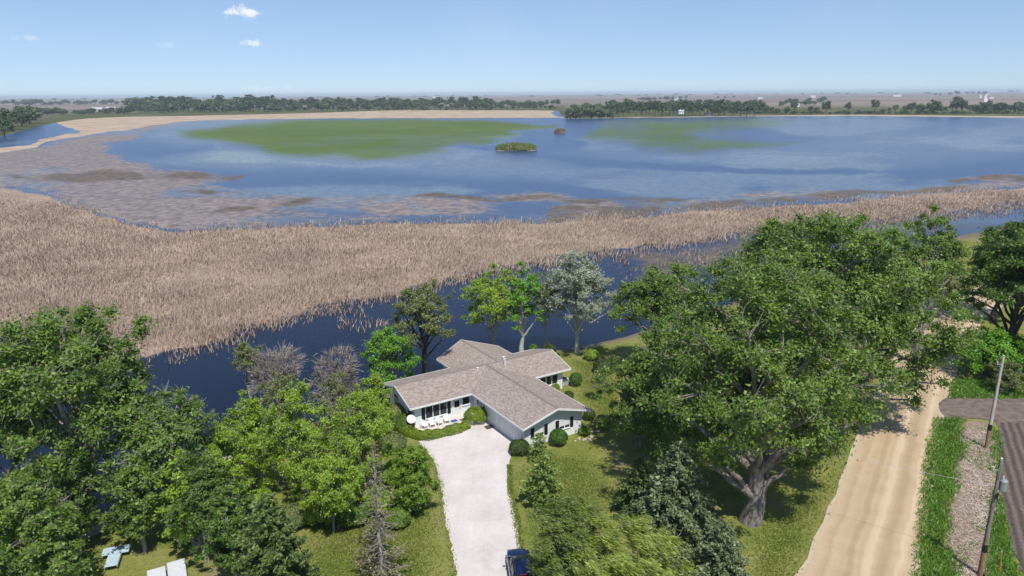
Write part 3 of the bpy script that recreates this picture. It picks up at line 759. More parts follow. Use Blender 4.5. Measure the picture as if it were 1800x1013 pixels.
T('cottonwood_tree', 'low cottonwood at the water edge behind the lawn', (1150, 655), 462, 88, 'cotton', 'bark', 106, 17000, .42, tr=.35, cb=.2, nclump=80, crk=.18)
T('cottonwood_tree', 'leafy cottonwood between the house terrace and the pale spruce', (1122, 785), 605, 80, 'cotton', 'bark', 108, 20000, .36, tr=.3, cb=.0, nclump=90, crk=.17)
T('willow_tree', 'olive scrubby willow at the marsh edge by the road bend', (1650, 560), 425, 52, 'olive', 'greybark', 107, 8000, .5, tr=.2, cb=.1, nclump=55, crk=.2, fork=3)
# dark grove across the road
T('elm_tree', 'dark full elm beyond the dirt lane with layered crown', (1765, 650), 372, 95, 'darkleaf', 'darkbark', 111, 32000, .46, tr=.5, cb=.16, nclump=120, crk=.18, flat=.5)
T('elm_tree', 'wide dark elm standing right of the layered elm', (1880, 660), 360, 120, 'darkleaf', 'darkbark', 112, 26000, .5, tr=.5, cb=.16, nclump=110, crk=.18, flat=.5)
T('elm_tree', 'dark elm tucked behind the layered elm by the road bend', (1745, 565), 395, 62, 'darkleaf', 'darkbark', 113, 15000, .5, tr=.4, cb=.14, nclump=80, crk=.19)
T('mulberry_bush', 'bright green broad bush under the dark elms', (1735, 660), 575, 72, 'vivid', 'darkbark', 114, 15000, .42, 'bush', tr=.15, cb=.02, nclump=70, crk=.2, fork=3)
T('mulberry_bush', 'second bright bush under the dark elms at the lane', (1835, 672), 585, 60, 'vivid', 'darkbark', 124, 10000, .42, 'bush', tr=.15, cb=.02, nclump=60, crk=.2, fork=3)
T('lilac_bush', 'round olive twiggy bush behind the far power pole', (1768, 692), 632, 33, 'olive', 'greybark', 115, 5500, .26, 'bush', tr=.06, cb=.0, nclump=50, crk=.2, fork=4)
# left cottonwoods
T('cottonwood_tree', 'big ragged cottonwood with pale limbs on the left shore', (165, 930), 528, 165, 'cotton', 'greybark', 120, 46000, .40, tr=.8, cb=.22, nclump=150, crk=.15, lobe_amp=.6, lean=(-.5, 1), twigs=5)
T('cottonwood_tree', 'cottonwood crowded against the ragged shore cottonwood', (-30, 930), 560, 150, 'cotton', 'greybark', 121, 32000, .40, tr=.6, cb=.2, nclump=120, crk=.16, twigs=5, lobe_amp=.55)
T('cottonwood_tree', 'low sprawling cottonwood with bleached bare limbs near the riprap', (305, 925), 690, 110, 'cotton', 'whitebark', 122, 17000, .36, tr=.42, cb=.2, nclump=90, crk=.16, twigs=7, lobe_amp=.7)
T('elm_tree', 'dark leafy young elm below the ragged shore cottonwood', (60, 1050), 830, 105, 'cotton', 'greybark', 123, 19000, .34, tr=.25, cb=.08, nclump=80, crk=.19, twigs=4)
for base, top, hw_, lf, lab, sd in (((10, 1000), 800, 90, 'cotton', 'leafy tree filling the gap left of the dark young elm', 171), ((130, 975), 790, 70, 'darkleaf', 'shaded leafy tree under the ragged shore cottonwood', 172),
                              ((120, 1075), 895, 62, 'cotton', 'young leafy tree beside the T-shaped dock section', 176), ((255, 965), 800, 62, 'cotton', 'leafy understory tree behind the T-shaped dock section', 173), ((350, 960), 790, 66, 'bright', 'understory tree between riprap and dock sections', 174), ((420, 1030), 850, 55, 'darkleaf', 'dark leafy bush tree beside the juniper', 175)):
    T('elm_tree', lab, base, top, hw_, lf, 'greybark', sd, 13000, .34, tr=.2, cb=.03, nclump=75, crk=.19, twigs=5, fork=2)
# bright thicket left of the drive
TH = [((455, 860), 690, 66, 'bright', 'thicket tree with feathery yellow green leaves beside the riprap', 131), ((545, 885), 672, 72, 'bright', 'tallest feathery bright thicket tree left of the drive', 132),
      ((640, 870), 690, 66, 'bright', 'bright thicket tree nearest the house hedge', 133), ((405, 900), 745, 62, 'bright', 'low bright thicket tree beside the dock sections', 134),
      ((590, 930), 770, 70, 'bright', 'dense bright thicket tree behind the dry conifer', 135), ((500, 800), 650, 52, 'olive', 'olive thicket tree with thin leaves at the shore', 136),
      ((600, 790), 655, 55, 'olive', 'twiggy olive thicket tree behind the bright thicket', 137), ((660, 770), 660, 45, 'bright', 'slim bright tree by the left gable', 138),
      ((370, 985), 800, 60, 'darkleaf', 'dark shaded thicket tree above the dock sections', 139)]
for base, top, hw, lf, lab, sd in TH:
    T('boxelder_tree', lab, base, top, hw, lf, 'greybark', sd, 19000 if lf != 'olive' else 8000, .30, tr=.16, cb=.0, nclump=85, crk=.17, fork=3, flat=.8, twigs=4, aspect=.42)
T('maple_shrub', 'rounded yellow green shrub at the left edge of the drive', (728, 905), 782, 50, 'yellowgreen', 'darkbark', 141, 15000, .24, 'shrub', tr=.1, cb=.0, nclump=95, crk=.19, fork=3, lobe_amp=.25, lobes=12)
Cn('juniper_tree', 'broad dark green juniper in front of the thicket', (488, 1060), 868, 84, 'darkspruce', 'darkbark', 142, dens=1.5, droop=.1, up=.15, power=.6, ls=.32)
Cn('dry_spruce', 'half dead brown spruce with bare upper branches', (672, 1018), 772, 52, 'deadneedle', 'greybark', 143, dens=.34, droop=.12, up=.25, power=.72, bare_p=.35, ls=.30, whorl=.6)
# shore trees behind the house
T('bare_willow', 'leafless grey willow with fan of twigs at the channel', (490, 695), 572, 62, 'twig', 'greybark', 151, 4800, 1.0, mode='twig', aspect=.045, tr=.28, cb=.15, nclump=90, crk=.22, lobe_amp=.6)
T('bare_willow', 'bare tangled willow leaning over the channel beside the thicket', (610, 712), 592, 52, 'twig', 'greybark', 152, 4200, .95, mode='twig', aspect=.045, tr=.2, cb=.08, nclump=80, crk=.24, lean=(-1, .4), fork=2)
T('willow_tree', 'thin willow just budding yellow green above the bare willow', (440, 690), 562, 36, 'olive', 'greybark', 153, 2600, .3, tr=.16, cb=.45, nclump=40, crk=.24)
T('ash_tree', 'vivid green tree overhanging the left wing roof', (684, 672), 545, 55, 'vivid', 'greybark', 154, 13000, .34, tr=.25, cb=.12, nclump=60, crk=.2, bare=.2, lobe_amp=.6)
T('ash_tree', 'sparse olive tree with dark trunk behind the left wing', (748, 660), 492, 62, 'olive', 'darkbark', 155, 13000, .32, tr=.32, cb=.22, nclump=90, crk=.16, lobe_amp=.5)
T('ash_tree', 'tall green topped tree behind the rear gable', (868, 622), 455, 62, 'bright', 'greybark', 156, 14000, .36, tr=.32, cb=.2, nclump=80, crk=.17, lobe_amp=.6, bare=.15)
T('ash_tree', 'narrow vivid green tree with pale trunk beside the rear gable', (917, 622), 462, 46, 'vivid', 'whitebark', 157, 11000, .36, tr=.34, cb=.15, nclump=60, crk=.19, bare=.3, lobe_amp=.7)
T('ash_tree', 'grey half leafed tree between the green tree and the silver tree', (958, 618), 478, 34, 'olive', 'greybark', 159, 3000, .34, tr=.2, cb=.3, nclump=50, crk=.2)
T('silver_poplar', 'silvery white poplar standing at the lawn edge by the channel', (1014, 622), 437, 74, 'silver', 'whitebark', 158, 26000, .40, tr=.3, cb=.12, nclump=110, crk=.16, lobe_amp=.4, aspect=.4)
# lawn and foreground trees right of the drive
Cn('scots_pine', 'young layered pine on the lawn beside the drive', (955, 888), 800, 42, 'pine', 'darkbark', 161, dens=1.1, droop=-.02, up=.12, power=.55, ls=.36, whorl=.62, cb=.1)
Cn('scots_pine', 'small young pine at the garage corner', (948, 810), 762, 24, 'pine', 'darkbark', 162, dens=1.5, droop=0, up=.15, power=.6, ls=.26, whorl=.4)
Cn('spruce_tree', 'large pale green spruce under the huge cottonwood', (1185, 950), 775, 96, 'spruce', 'darkbark', 163, dens=1.3, droop=.18, ls=.36, power=.75)
Cn('spruce_tree', 'lower pale spruce in front of the large spruce', (1262, 1050), 915, 80, 'spruce', 'darkbark', 164, dens=1.4, droop=.18, ls=.34, power=.7)
Cn('spruce_tree', 'small dark spruce shaded behind the large spruce', (1120, 905), 800, 46, 'darkspruce', 'darkbark', 165, dens=1.4, droop=.15, ls=.34)
T('willow_tree', 'windswept yellow green willow at the foot of the spruces', (1105, 1130), 925, 118, 'willow', 'greybark', 166, 34000, .55, tr=.2, cb=.0, nclump=130, crk=.18, fork=3, streak=(.9, -.25, -.55), aspect=.13, lobe_amp=.3)
T('willow_tree', 'dense green shrub willow beside the parked car', (1000, 1070), 876, 78, 'shrubwillow', 'greybark', 167, 26000, .42, tr=.16, cb=.0, nclump=110, crk=.18, fork=3, streak=(.6, -.1, -.1), aspect=.2, lobe_amp=.3)
T('crabapple_tree', 'young thin tree alone on the back lawn', (1050, 704), 655, 17, 'olive', 'greybark', 168, 900, .2, tr=.06, cb=.25, nclump=24, crk=.28)

# ------------------------------------------------------------------ house
HO = g(919.5, 756, 2.7); HANG = math.radians(32.0)
house = empty('ranch_house', (HO[0], HO[1], 0), HANG)
tag(house, 'single storey cross shaped ranch house with grey shingle roof and pale walls', 'house')
EZ, RZ = 2.72, 3.98
def mat_shingle():
    m, nt, b = new_mat('shingle'); uv = N(nt, 'ShaderNodeUVMap').outputs[0]
    bt = N(nt, 'ShaderNodeTexBrick'); bt.inputs['Scale'].default_value = 1; bt.inputs['Brick Width'].default_value = .34; bt.inputs['Row Height'].default_value = .15
    bt.inputs['Mortar Size'].default_value = .008; bt.inputs['Color1'].default_value = (0, 0, 0, 1); bt.inputs['Color2'].default_value = (1, 1, 1, 1); bt.inputs['Mortar'].default_value = (.1, .1, .1, 1)
    nt.links.new(uv, bt.inputs['Vector'])
    sp = N(nt, 'ShaderNodeSeparateColor'); nt.links.new(bt.outputs['Color'], sp.inputs[0])
    n1 = tex_noise(nt, uv, 4.5, 4, .7); n2 = tex_noise(nt, uv, .25, 4, .6)
    f = math_(nt, 'ADD', math_(nt, 'MULTIPLY', sp.outputs[0], .68), math_(nt, 'MULTIPLY', n1, .32))
    c = ramp(nt, f, [(.15, (.215, .175, .150)), (.42, (.275, .228, .20)), (.65, (.325, .275, .243)), (.9, (.385, .33, .295))])
    c = mix(nt, math_(nt, 'MULTIPLY', smooth(nt, n2, .45, .7), .3), c, (.24, .20, .175))
    nt.links.new(c, b.inputs['Base Color']); b.inputs['Roughness'].default_value = .95; b.inputs['Specular IOR Level'].default_value = .15
    bump(nt, b, sp.outputs[0], .4, .015); return m
M['shingle'] = mat_shingle()
M['white'] = plain('white_paint', (.78, .78, .77), .5, 0, .05, 3)
M['trim'] = plain('white_trim', (.74, .75, .75), .5, 0, .06, 3)
def mat_siding():
    m, nt, b = new_mat('vertical_siding'); c = coords(nt)
    wv = N(nt, 'ShaderNodeTexWave'); wv.wave_profile = 'SAW'; wv.inputs['Scale'].default_value = .55; wv.inputs['Distortion'].default_value = 0
    sep = N(nt, 'ShaderNodeSeparateXYZ'); nt.links.new(c, sep.inputs[0]); cm = N(nt, 'ShaderNodeCombineXYZ')
    nt.links.new(math_(nt, 'ADD', sep.outputs[0], sep.outputs[1]), cm.inputs[0]); nt.links.new(cm.outputs[0], wv.inputs['Vector'])
    n1 = tex_noise(nt, c, 1.5, 5, .6)
    nt.links.new(ramp(nt, n1, [(.3, (.72, .75, .77)), (.7, (.80, .825, .84))]), b.inputs['Base Color'])
    b.inputs['Roughness'].default_value = .6; bump(nt, b, smooth(nt, wv.outputs['Fac'], .86, .97), .5, .02); return m
M['siding'] = mat_siding()
M['glass'] = plain('window_glass', (.015, .020, .025), .06, 0, .1, 2, .6)
M['shutter'] = plain('shutter_black', (.016, .017, .019), .5, 0, .1, 8)
M['concrete'] = plain('concrete', (.56, .50, .44), .9, 0, .12, 2)
M['garage'] = plain('garage_door', (.68, .70, .71), .45, 0, .05, 3)
M['doorwhite'] = plain('door_white', (.72, .73, .73), .4, 0, .05, 3)

def roof_quads():
    e, r = EZ, RZ
    return [  # eave/eave/ridge/ridge, in the house's own axes
        [(0, 0, e), (4.4, 0, r), (4.4, 15.1, r), (0, 10.9, e)], [(8.8, 0, e), (8.8, 10.9, e), (4.4, 15.1, r), (4.4, 0, r)],
        [(-7.7, 10.9, e), (0, 10.9, e), (4.4, 15.1, r), (-7.7, 15.1, r)], [(8.8, 10.9, e), (14.2, 10.9, e), (14.2, 15.1, r), (4.4, 15.1, r)],
        [(1.5, 19.3, e), (-7.7, 19.3, e), (-7.7, 15.1, r), (6.15, 15.1, r)], [(14.2, 19.3, e), (10.8, 19.3, e), (6.15, 15.1, r), (14.2, 15.1, r)],
        [(1.5, 23.0, e), (1.5, 19.3, e), (6.15, 15.1, r), (6.15, 24.8, r)], [(10.8, 19.3, e), (10.8, 23.0, e), (6.15, 24.8, r), (6.15, 15.1, r)]]
def build_roof():
    V, Fs, UV = [], [], []
    for q in roof_quads():
        q = [Vector(p) for p in q]
        nrm = (q[1] - q[0]).cross(q[2] - q[0])
        if nrm.z < 0: q = q[::-1]; nrm = -nrm
        nrm.normalize(); dn = Vector((nrm.x, nrm.y, 0)).normalized(); al = Vector((-dn.y, dn.x, 0))
        n = len(V); V += [tuple(p) for p in q] + [tuple(p - Vector((0, 0, .17))) for p in q]
        Fs.append((n, n + 1, n + 2, n + 3)); UV += [(p.dot(al) + 50, p.dot(dn) * 1.04 + 50) for p in q]
        Fs.append((n + 7, n + 6, n + 5, n + 4)); UV += [(0, 0)] * 4
    me = bpy.data.meshes.new('roof'); me.from_pydata(V, [], Fs); me.materials.append(M['shingle'])
    u = me.uv_layers.new(name='UVMap')
    for i, c in enumerate(UV): u.data[i].uv = c
    return link('roof', me, house)
roof = build_roof()
def edge_board(a, b, name='fascia', t=.045, hgt=.2, mat='trim', parent=None, drop=.19, lift=.02):
    a, b = Vector(a), Vector(b); d = (b - a); L = d.length; d.normalize(); s = Vector((d.y, -d.x, 0)).normalized()
    mb = MB(); pts = []
    for z in (-drop, lift):
        for p in (a - d * .01, b + d * .01):
            for k in (-.004, t): pts.append(tuple(p + s * k + Vector((0, 0, z))))
    mb.v = pts; mb.f = [(0, 2, 3, 1), (4, 5, 7, 6), (0, 1, 5, 4), (2, 6, 7, 3), (0, 4, 6, 2), (1, 3, 7, 5)]
    return mb.build(name, M[mat], parent or roof)
e, r = EZ, RZ
for a, b in (((0, 10.9, e), (0, 0, e)), ((8.8, 0, e), (8.8, 10.9, e)), ((0, 0, e), (4.4, 0, r)), ((4.4, 0, r), (8.8, 0, e)),
             ((-7.7, 10.9, e), (0, 10.9, e)), ((8.8, 10.9, e), (14.2, 10.9, e)), ((1.5, 19.3, e), (-7.7, 19.3, e)), ((14.2, 19.3, e), (10.8, 19.3, e)),
             ((-7.7, 15.1, r), (-7.7, 10.9, e)), ((-7.7, 19.3, e), (-7.7, 15.1, r)), ((14.2, 10.9, e), (14.2, 15.1, r)), ((14.2, 15.1, r), (14.2, 19.3, e)),
             ((1.5, 23, e), (1.5, 19.3, e)), ((10.8, 19.3, e), (10.8, 23, e)), ((6.15, 24.8, r), (1.5, 23, e)), ((10.8, 23, e), (6.15, 24.8, r))):
    edge_board(a, b)
M['ridgecap'] = plain('ridge_cap', (.20, .165, .145), .95, 0, .25, 5)
for a, b in (((4.4, .0, r), (4.4, 15.1, r)), ((-7.7, 15.1, r), (14.2, 15.1, r)), ((6.15, 15.1, r), (6.15, 24.75, r))):
    a, b = Vector(a), Vector(b); d = (b - a).normalized(); s = Vector((d.y, -d.x, 0)); k = Vector((0, 0, 1)); mb = MB(); n = 0
    for p in (a, b):
        mb.v += [tuple(p + s * .16 - k * .034), tuple(p + k * .022), tuple(p - s * .16 - k * .034)]
    mb.f = [(0, 1, 4, 3), (1, 2, 5, 4)]; mb.build('ridge_cap', M['ridgecap'], roof)
def vent(u, w, z, hgt, rad=.07):
    mb = MB(); mb.tube([(u, w, z - .1), (u, w, z + hgt)], rad, 10); v = mb.build('vent_pipe', M['trim'], roof)
    mb = MB(); mb.tube([(u, w, z + hgt), (u, w, z + hgt + .05)], [rad * 1.5, rad * 1.5], 10); mb.build('vent_cap', M['trim'], v)
vent(2.9, 14.6, 3.5, .5, .1); vent(6.6, 14.3, 3.7, .75, .08); vent(7.4, 15.9, 3.72, .35, .12); vent(9.3, 12.6, 3.1, .3)
# walls
def wall(poly_uw, h=EZ - .12, name='wall'):
    mb = MB(); mb.prism(poly_uw, -.3, h); return mb.build(name, M['siding'], house)
wall([(.65, .75), (8.15, .75), (8.15, 12), (.65, 12)])
wall([(-6.9, 11.55), (.645, 11.55), (.645, 18.7), (-6.9, 18.7)])
wall([(8.155, 11.55), (13.4, 11.55), (13.4, 18.7), (8.155, 18.7)]); wall([(2.1, 18.705), (10.2, 18.705), (10.2, 22.3), (6.15, 23.8), (2.1, 22.3)])
def gable(p0, p1, pk, nrm, z0=EZ - .13):     # triangular gable above the wall head
    mb = MB(); n = Vector(nrm) * .12
    P_ = [Vector((*p0, z0)), Vector((*p1, z0)), Vector((*pk, RZ - .2))]
    P_ = [P_[0], P_[1], Vector((p1[0], p1[1], EZ + .04)) , P_[2], Vector((p0[0], p0[1], EZ + .04))]
    mb.v = [tuple(p) for p in P_] + [tuple(p - n) for p in P_]
    mb.f = [(0, 1, 2, 3, 4), (9, 8, 7, 6, 5)] + [(i, (i + 1) % 5 + 5 * 0, (i + 1) % 5 + 5, i + 5) for i in range(5)]
    return mb.build('gable', M['siding'], house)
gable((.65, .753), (8.15, .753), (4.4, .753), (0, -1, 0)); gable((-6.903, 11.55), (-6.903, 18.7), (-6.903, 15.1), (-1, 0, 0)); gable((13.403, 11.55), (13.403, 18.7), (13.403, 15.1), (1, 0, 0))
# windows: on a wall facing 'f' (front -w, left -u)
def frame_pt(f, base, a, o, z):
    return {'front': (a, base - o, z), 'left': (base - o, a, z), 'right': (base + o, a, z)}[f]
def slab(f, base, a0, a1, o0, o1, z0, z1, name, mat, parent, bevel=0):
    p, q = frame_pt(f, base, a0, o0, z0), frame_pt(f, base, a1, o1, z1)
    mb = MB(); mb.box(min(p[0], q[0]), max(p[0], q[0]), min(p[1], q[1]), max(p[1], q[1]), z0, z1); return mb.build(name, M[mat], parent, bevel)
def window(f, base, a0, a1, z0, z1, lights=1, shutters=True, blind=False):
    w = slab(f, base, a0, a1, -.05, .012, z0, z1, 'window', 'glass', house)
    t = .07
    for (b0, b1, y0, y1) in ((a0 - t, a1 + t, z0 - t, z0), (a0 - t, a1 + t, z1, z1 + t), (a0 - t, a0, z0, z1), (a1, a1 + t, z0, z1)):
        slab(f, base, b0, b1, -.05, .05, y0, y1, 'frame', 'trim', w)
    for k in range(1, lights):
        a = a0 + (a1 - a0) * k / lights; slab(f, base, a - .05, a + .05, -.04, .045, z0, z1, 'mullion', 'trim', w)
    slab(f, base, a0 - .12, a1 + .12, -.03, .10, z0 - t - .05, z0 - t, 'sill', 'trim', w)
    if blind:
        slab(f, base, a0 + .02, a1 - .02, -.04, .016, z0 + (z1 - z0) * .3, z1 - .02, 'blind', 'trim', w)
    if shutters:
        for b0, b1 in ((a0 - t - .46, a0 - t - .03), (a1 + t + .03, a1 + t + .46)):
            s = slab(f, base, b0, b1, -.04, .045, z0 - .1, z1 + .1, 'shutter', 'shutter', house)
            for j in range(6):
                zz = z0 + (z1 - z0) * (j + .3) / 6; slab(f, base, b0 + .05, b1 - .05, .03, .06, zz, zz + .05, 'slat', 'shutter', s)
window('front', .75, 1.95, 3.05, 1.05, 2.05, 2, True, True); window('front', .75, 5.15, 6.45, 1.05, 2.05, 2, True, True)
window('front', 11.55, -5.55, -2.95, .75, 2.15, 3, True)
window('front', 11.55, -.85, .0, 1.25, 2.15, 1, False)
window('left', .65, 9.0, 9.9, 1.35, 2.1, 2, False); window('left', .65, 10.25, 10.75, 1.35, 2.1, 1, False)
window('front', 11.55, 10.0, 12.6, .95, 2.1, 3, False); window('right', 13.4, 13, 14.4, 1, 2.1, 2, False)
window('left', -6.9, 12.3, 13.2, .95, 2.1, 1, False); window('left', -6.9, 16.0, 17.2, .95, 2.1, 1, False)
# front door with storm glass, side door, garage door of panels
d = slab('front', 11.55, -2.1, -1.15, -.05, .05, .05, 2.15, 'front_door', 'doorwhite', house); slab('front', 11.55, -1.95, -1.3, .03, .062, 1.2, 2.0, 'pane', 'glass', d)
slab('front', 11.55, -2.25, -2.1, -.05, .07, .0, 2.3, 'door_frame', 'trim', d); slab('front', 11.55, -1.15, -1.0, -.05, .07, .0, 2.3, 'door_frame', 'trim', d); slab('front', 11.55, -1.28, -1.22, .04, .12, 1.0, 1.08, 'handle', 'shutter', d)
d = slab('left', .65, 6.6, 7.5, -.05, .04, .03, 2.1, 'side_door', 'doorwhite', house); slab('left', .65, 6.5, 6.597, -.05, .06, .0, 2.2, 'door_frame', 'trim', d); slab('left', .65, 7.503, 7.6, -.05, .06, .0, 2.2, 'door_frame', 'trim', d)
gd = slab('left', .65, 1.25, 6.0, -.05, .02, .02, 2.2, 'garage_door', 'garage', house)
for k in range(4):
    for j in range(8):
        a = 1.29 + j * (4.67 / 8); slab('left', .65, a + .02, a + 4.67 / 8 - .02, .01, .045, .05 + k * .535, .05 + k * .535 + .5, 'panel', 'garage', gd)
slab('left', .65, 1.13, 1.247, -.05, .06, .0, 2.3, 'door_frame', 'trim', gd); slab('left', .65, 6.003, 6.12, -.05, .06, .0, 2.3, 'door_frame', 'trim', gd)
slab('front', .75, .60, .74, -.1, .05, -.1, EZ - .15, 'corner_board', 'trim', house); slab('front', .75, 8.06, 8.2, -.1, .05, -.1, EZ - .15, 'corner_board', 'trim', house)
slab('front', 11.55, -6.96, -6.82, -.1, .05, -.1, EZ - .15, 'corner_board', 'trim', house)
HM = Matrix.Translation((HO[0], HO[1], 0)) @ Matrix.Rotation(HANG, 4, 'Z')
def hw(u, w, z=0): return tuple(HM @ Vector((u, w, z)))
# patio slab, paving behind
tag(MB().prism([hw(*p)[:2] for p in [(-6.9, 9.0), (-1.0, 9.0), (.6, 9.6), (.6, 11.5), (-6.9, 11.5)]], -.1, .12).build('patio', M['concrete'], bevel=.02), 'pale concrete patio under the front eave', kind='structure')
tag(MB().prism([hw(*p)[:2] for p in [(8.3, 7.6), (11.6, 7.6), (12.6, 11.4), (8.3, 11.4)]], -.1, .07).build('paved_terrace', M['concrete'], bevel=.02), 'concrete terrace in the back corner of the house', kind='structure')
tag(MB().prism([hw(*p)[:2] for p in [(-.4, 6.7), (.55, 6.7), (.55, 7.5), (-.4, 7.5)]], .05, .085).build('door_mat', plain('rubber_mat', (.05, .05, .05), .9)), 'dark rubber mat on the gravel by the side door', 'mat')
tag(MB().prism([hw(*p)[:2] for p in [(-2.95, 10.2), (-2.2, 10.2), (-2.2, 10.75), (-2.95, 10.75)]], .121, .15).build('door_mat', plain('blue_mat', (.04, .09, .30), .9)), 'small blue mat on the patio between the chairs and door', 'mat')
tag(MB().prism([hw(*p)[:2] for p in [(-1.95, 9.9), (-1.2, 9.9), (-1.2, 10.5), (-1.95, 10.5)]], .121, .145).build('door_mat', plain('striped_mat', (.14, .13, .12), .9)), 'grey mat in front of the white front door', 'mat')

# patio chairs
M['plastic'] = plain('white_plastic', (.82, .82, .81), .35, 0, .04, 4)
def make_chair(loc, rz, label):
    c = empty('patio_chair', loc, rz); tag(c, label, 'chair', 'white patio chairs')
    MB().box(-.27, .27, -.26, .24, .36, .41).build('seat', M['plastic'], c, .02)
    for k in range(5):
        MR = Matrix.Translation((0, .24, .40)) @ Matrix.Rotation(math.radians(-18), 4, 'X')
        MB().box(-.26 + k * .107, -.17 + k * .107, -.015, .02, 0, .52 + .05 * math.sin(math.pi * (k + .5) / 5), MR).build('slat', M['plastic'], c, .01)
    for s in (-1, 1):
        MB().box(s * .30 - .04, s * .30 + .04, -.30, .30, .58, .615).build('armrest', M['plastic'], c, .012)
        for y in (-.26, .24): MB().box(s * .29 - .025, s * .29 + .025, y - .025, y + .025, 0, .585).build('leg', M['plastic'], c)
    return c
for k, (u, w, a) in enumerate(((-6.2, 10.6, 25), (-5.3, 10.5, -5), (-4.45, 10.45, 8), (-3.5, 10.5, -10))):
    p = hw(u, w); make_chair((p[0], p[1], .12), HANG + math.radians(a), ['white slatted patio chair farthest from the front door', 'white slatted patio chair second from the patio corner', 'white slatted patio chair second from the blue mat', 'white slatted patio chair beside the blue mat'][k])
# little patio fence with gate post
fe = empty('garden_fence', hw(.1, 9.0), HANG); tag(fe, 'short white picket fence at the patio step', 'fence')
for k in range(10): MB().box(-1.3 + k * .14, -1.24 + k * .14, -.015, .015, .05, 1.0).build('picket', M['white'], fe)
for z in (.25, .85): MB().box(-1.34, .05, .016, .045, z, z + .07).build('rail', M['white'], fe)
MB().box(.05, .17, -.06, .06, 0, 1.15).build('post', M['white'], fe, .01); MB().box(.02, .20, -.09, .09, 1.15, 1.19).build('post_cap', M['white'], fe, .01)
# satellite dish
p = hw(-7.6, 11.0); ds = empty('satellite_dish', (p[0], p[1], 0)); tag(ds, 'pale grey satellite dish on a pole at the patio corner', 'satellite dish')
MB().tube([(0, 0, 0), (0, 0, 1.25)], .035, 8).build('pole', M['trim'], ds)
V = []; Fs = []
for i in range(7):
    for k in range(20): rr = .5 * i / 6; t = k * math.pi / 10; V.append((rr * math.cos(t), rr * math.sin(t), .5 * rr * rr))
for i in range(6):
    for k in range(20): Fs.append((i * 20 + k, i * 20 + (k + 1) % 20, (i + 1) * 20 + (k + 1) % 20, (i + 1) * 20 + k))
me = bpy.data.meshes.new('reflector'); me.from_pydata(V, [], Fs); me.materials.append(M['trim'])
o = link('reflector', me, ds, (0, -.08, 1.45)); o.rotation_euler = (math.radians(48), 0, math.radians(25)); so = o.modifiers.new('s', 'SOLIDIFY'); so.thickness = .02
MB().tube([(0, -.05, 1.1), (.15, -.5, 1.35), (.18, -.52, 1.45)], .018, 6).build('feed_arm', M['trim'], ds); MB().box(.12, .24, -.58, -.46, 1.42, 1.5).build('feed_horn', M['trim'], ds)
# blue cooler, kettle grill, heat pump, bins at the terrace
M['cyan'] = plain('light_blue_plastic', (.25, .55, .72), .4)
M['blackpaint'] = plain('black_paint', (.018, .018, .02), .35, 0, .1, 4, .4)
M['metal'] = plain('grey_metal', (.38, .39, .40), .45, .4)
p = hw(9.0, 9.6); t = empty('folded_parasol', (p[0], p[1], .07)); tag(t, 'folded light blue parasol standing on the terrace', 'parasol')
MB().tube([(0, 0, 0), (0, 0, 2.35)], .025, 8).build('pole', M['white'], t); MB().tube([(0, 0, 1.2), (0, 0, 1.6), (0, 0, 2.3)], [.17, .13, .03], 10).build('canopy', M['cyan'], t); MB().tube([(0, 0, 0), (0, 0, .08)], .25, 14).build('base', M['metal'], t)
p = hw(10.9, 8.6); t = empty('kettle_grill', (p[0], p[1], .07)); tag(t, 'black kettle grill on the back terrace', 'grill')
for k in range(3): a = k * 2.094; MB().tube([(.35 * math.cos(a), .35 * math.sin(a), 0), (.2 * math.cos(a), .2 * math.sin(a), .65)], .018, 6).build('leg', M['metal'], t)
MB().tube([(0, 0, .5), (0, 0, .58), (0, 0, .7), (0, 0, .8)], [.1, .24, .31, .33], 18).build('bowl', M['blackpaint'], t, smooth=True); l_ = MB().tube([(0, 0, .805), (0, 0, .93), (0, 0, 1.02), (0, 0, 1.06)], [.335, .28, .17, .04], 18).build('lid', M['blackpaint'], t, smooth=True); MB().box(-.08, .08, -.02, .02, 1.06, 1.10).build('handle', M['shutter'], l_)
p = hw(14.2, 12.3); t = empty('air_conditioner', (p[0], p[1], 0), HANG); tag(t, 'pale grey air conditioning unit by the right wing wall', 'air conditioner')
MB().box(-.42, .42, -.42, .42, .05, .95).build('cabinet', M['trim'], t, .03); MB().tube([(0, 0, .95), (0, 0, .985)], .36, 18).build('fan_grille', M['shutter'], t)
for k in range(7): MB().box(-.36, .36, -.445, -.421, .15 + k * .11, .20 + k * .11).build('louvre', M['metal'], t)

# ------------------------------------------------------------------ clipped shrubs and hedge
def shrub_mesh(R, hgt, seed, leaf, n, ls=.13, k=.5, rag=.07):
    rng = np.random.default_rng(seed); d = unit(rng.normal(size=(n, 3))); d[:, 2] = np.abs(d[:, 2]) * 1.0 - .25 * (rng.random(n) < .35); d = unit(d)
    rad = (1 - np.abs(rng.normal(0, rag * 1.6, n))) * (1 + .08 * np.sin(d[:, 0] * 5 + seed) * np.cos(d[:, 1] * 4))
    P_ = d * rad[:, None] * np.array([R, R, hgt * .58]); P_[:, 2] += hgt * .44; P_[:, 2] = np.maximum(P_[:, 2], .03)
    V, Fc = cards(P_, unit(d + rng.normal(0, .5, (n, 3))), rng.normal(size=(n, 3)), ls * rng.uniform(.6, 1.4, n), ls * .6 * rng.uniform(.7, 1.3, n))
    tb = Tubes()
    for i in range(9): a = rng.uniform(0, 6.28); tb.add(np.array([[0, 0, -.1], [.3 * R * math.cos(a), .3 * R * math.sin(a), hgt * .35], [.7 * R * math.cos(a), .7 * R * math.sin(a), hgt * .7]]), [.04, .03, .01], 4)
    return tb.mesh('stem', M['darkbark']), npmesh('foliage', V, Fc, M[leaf])
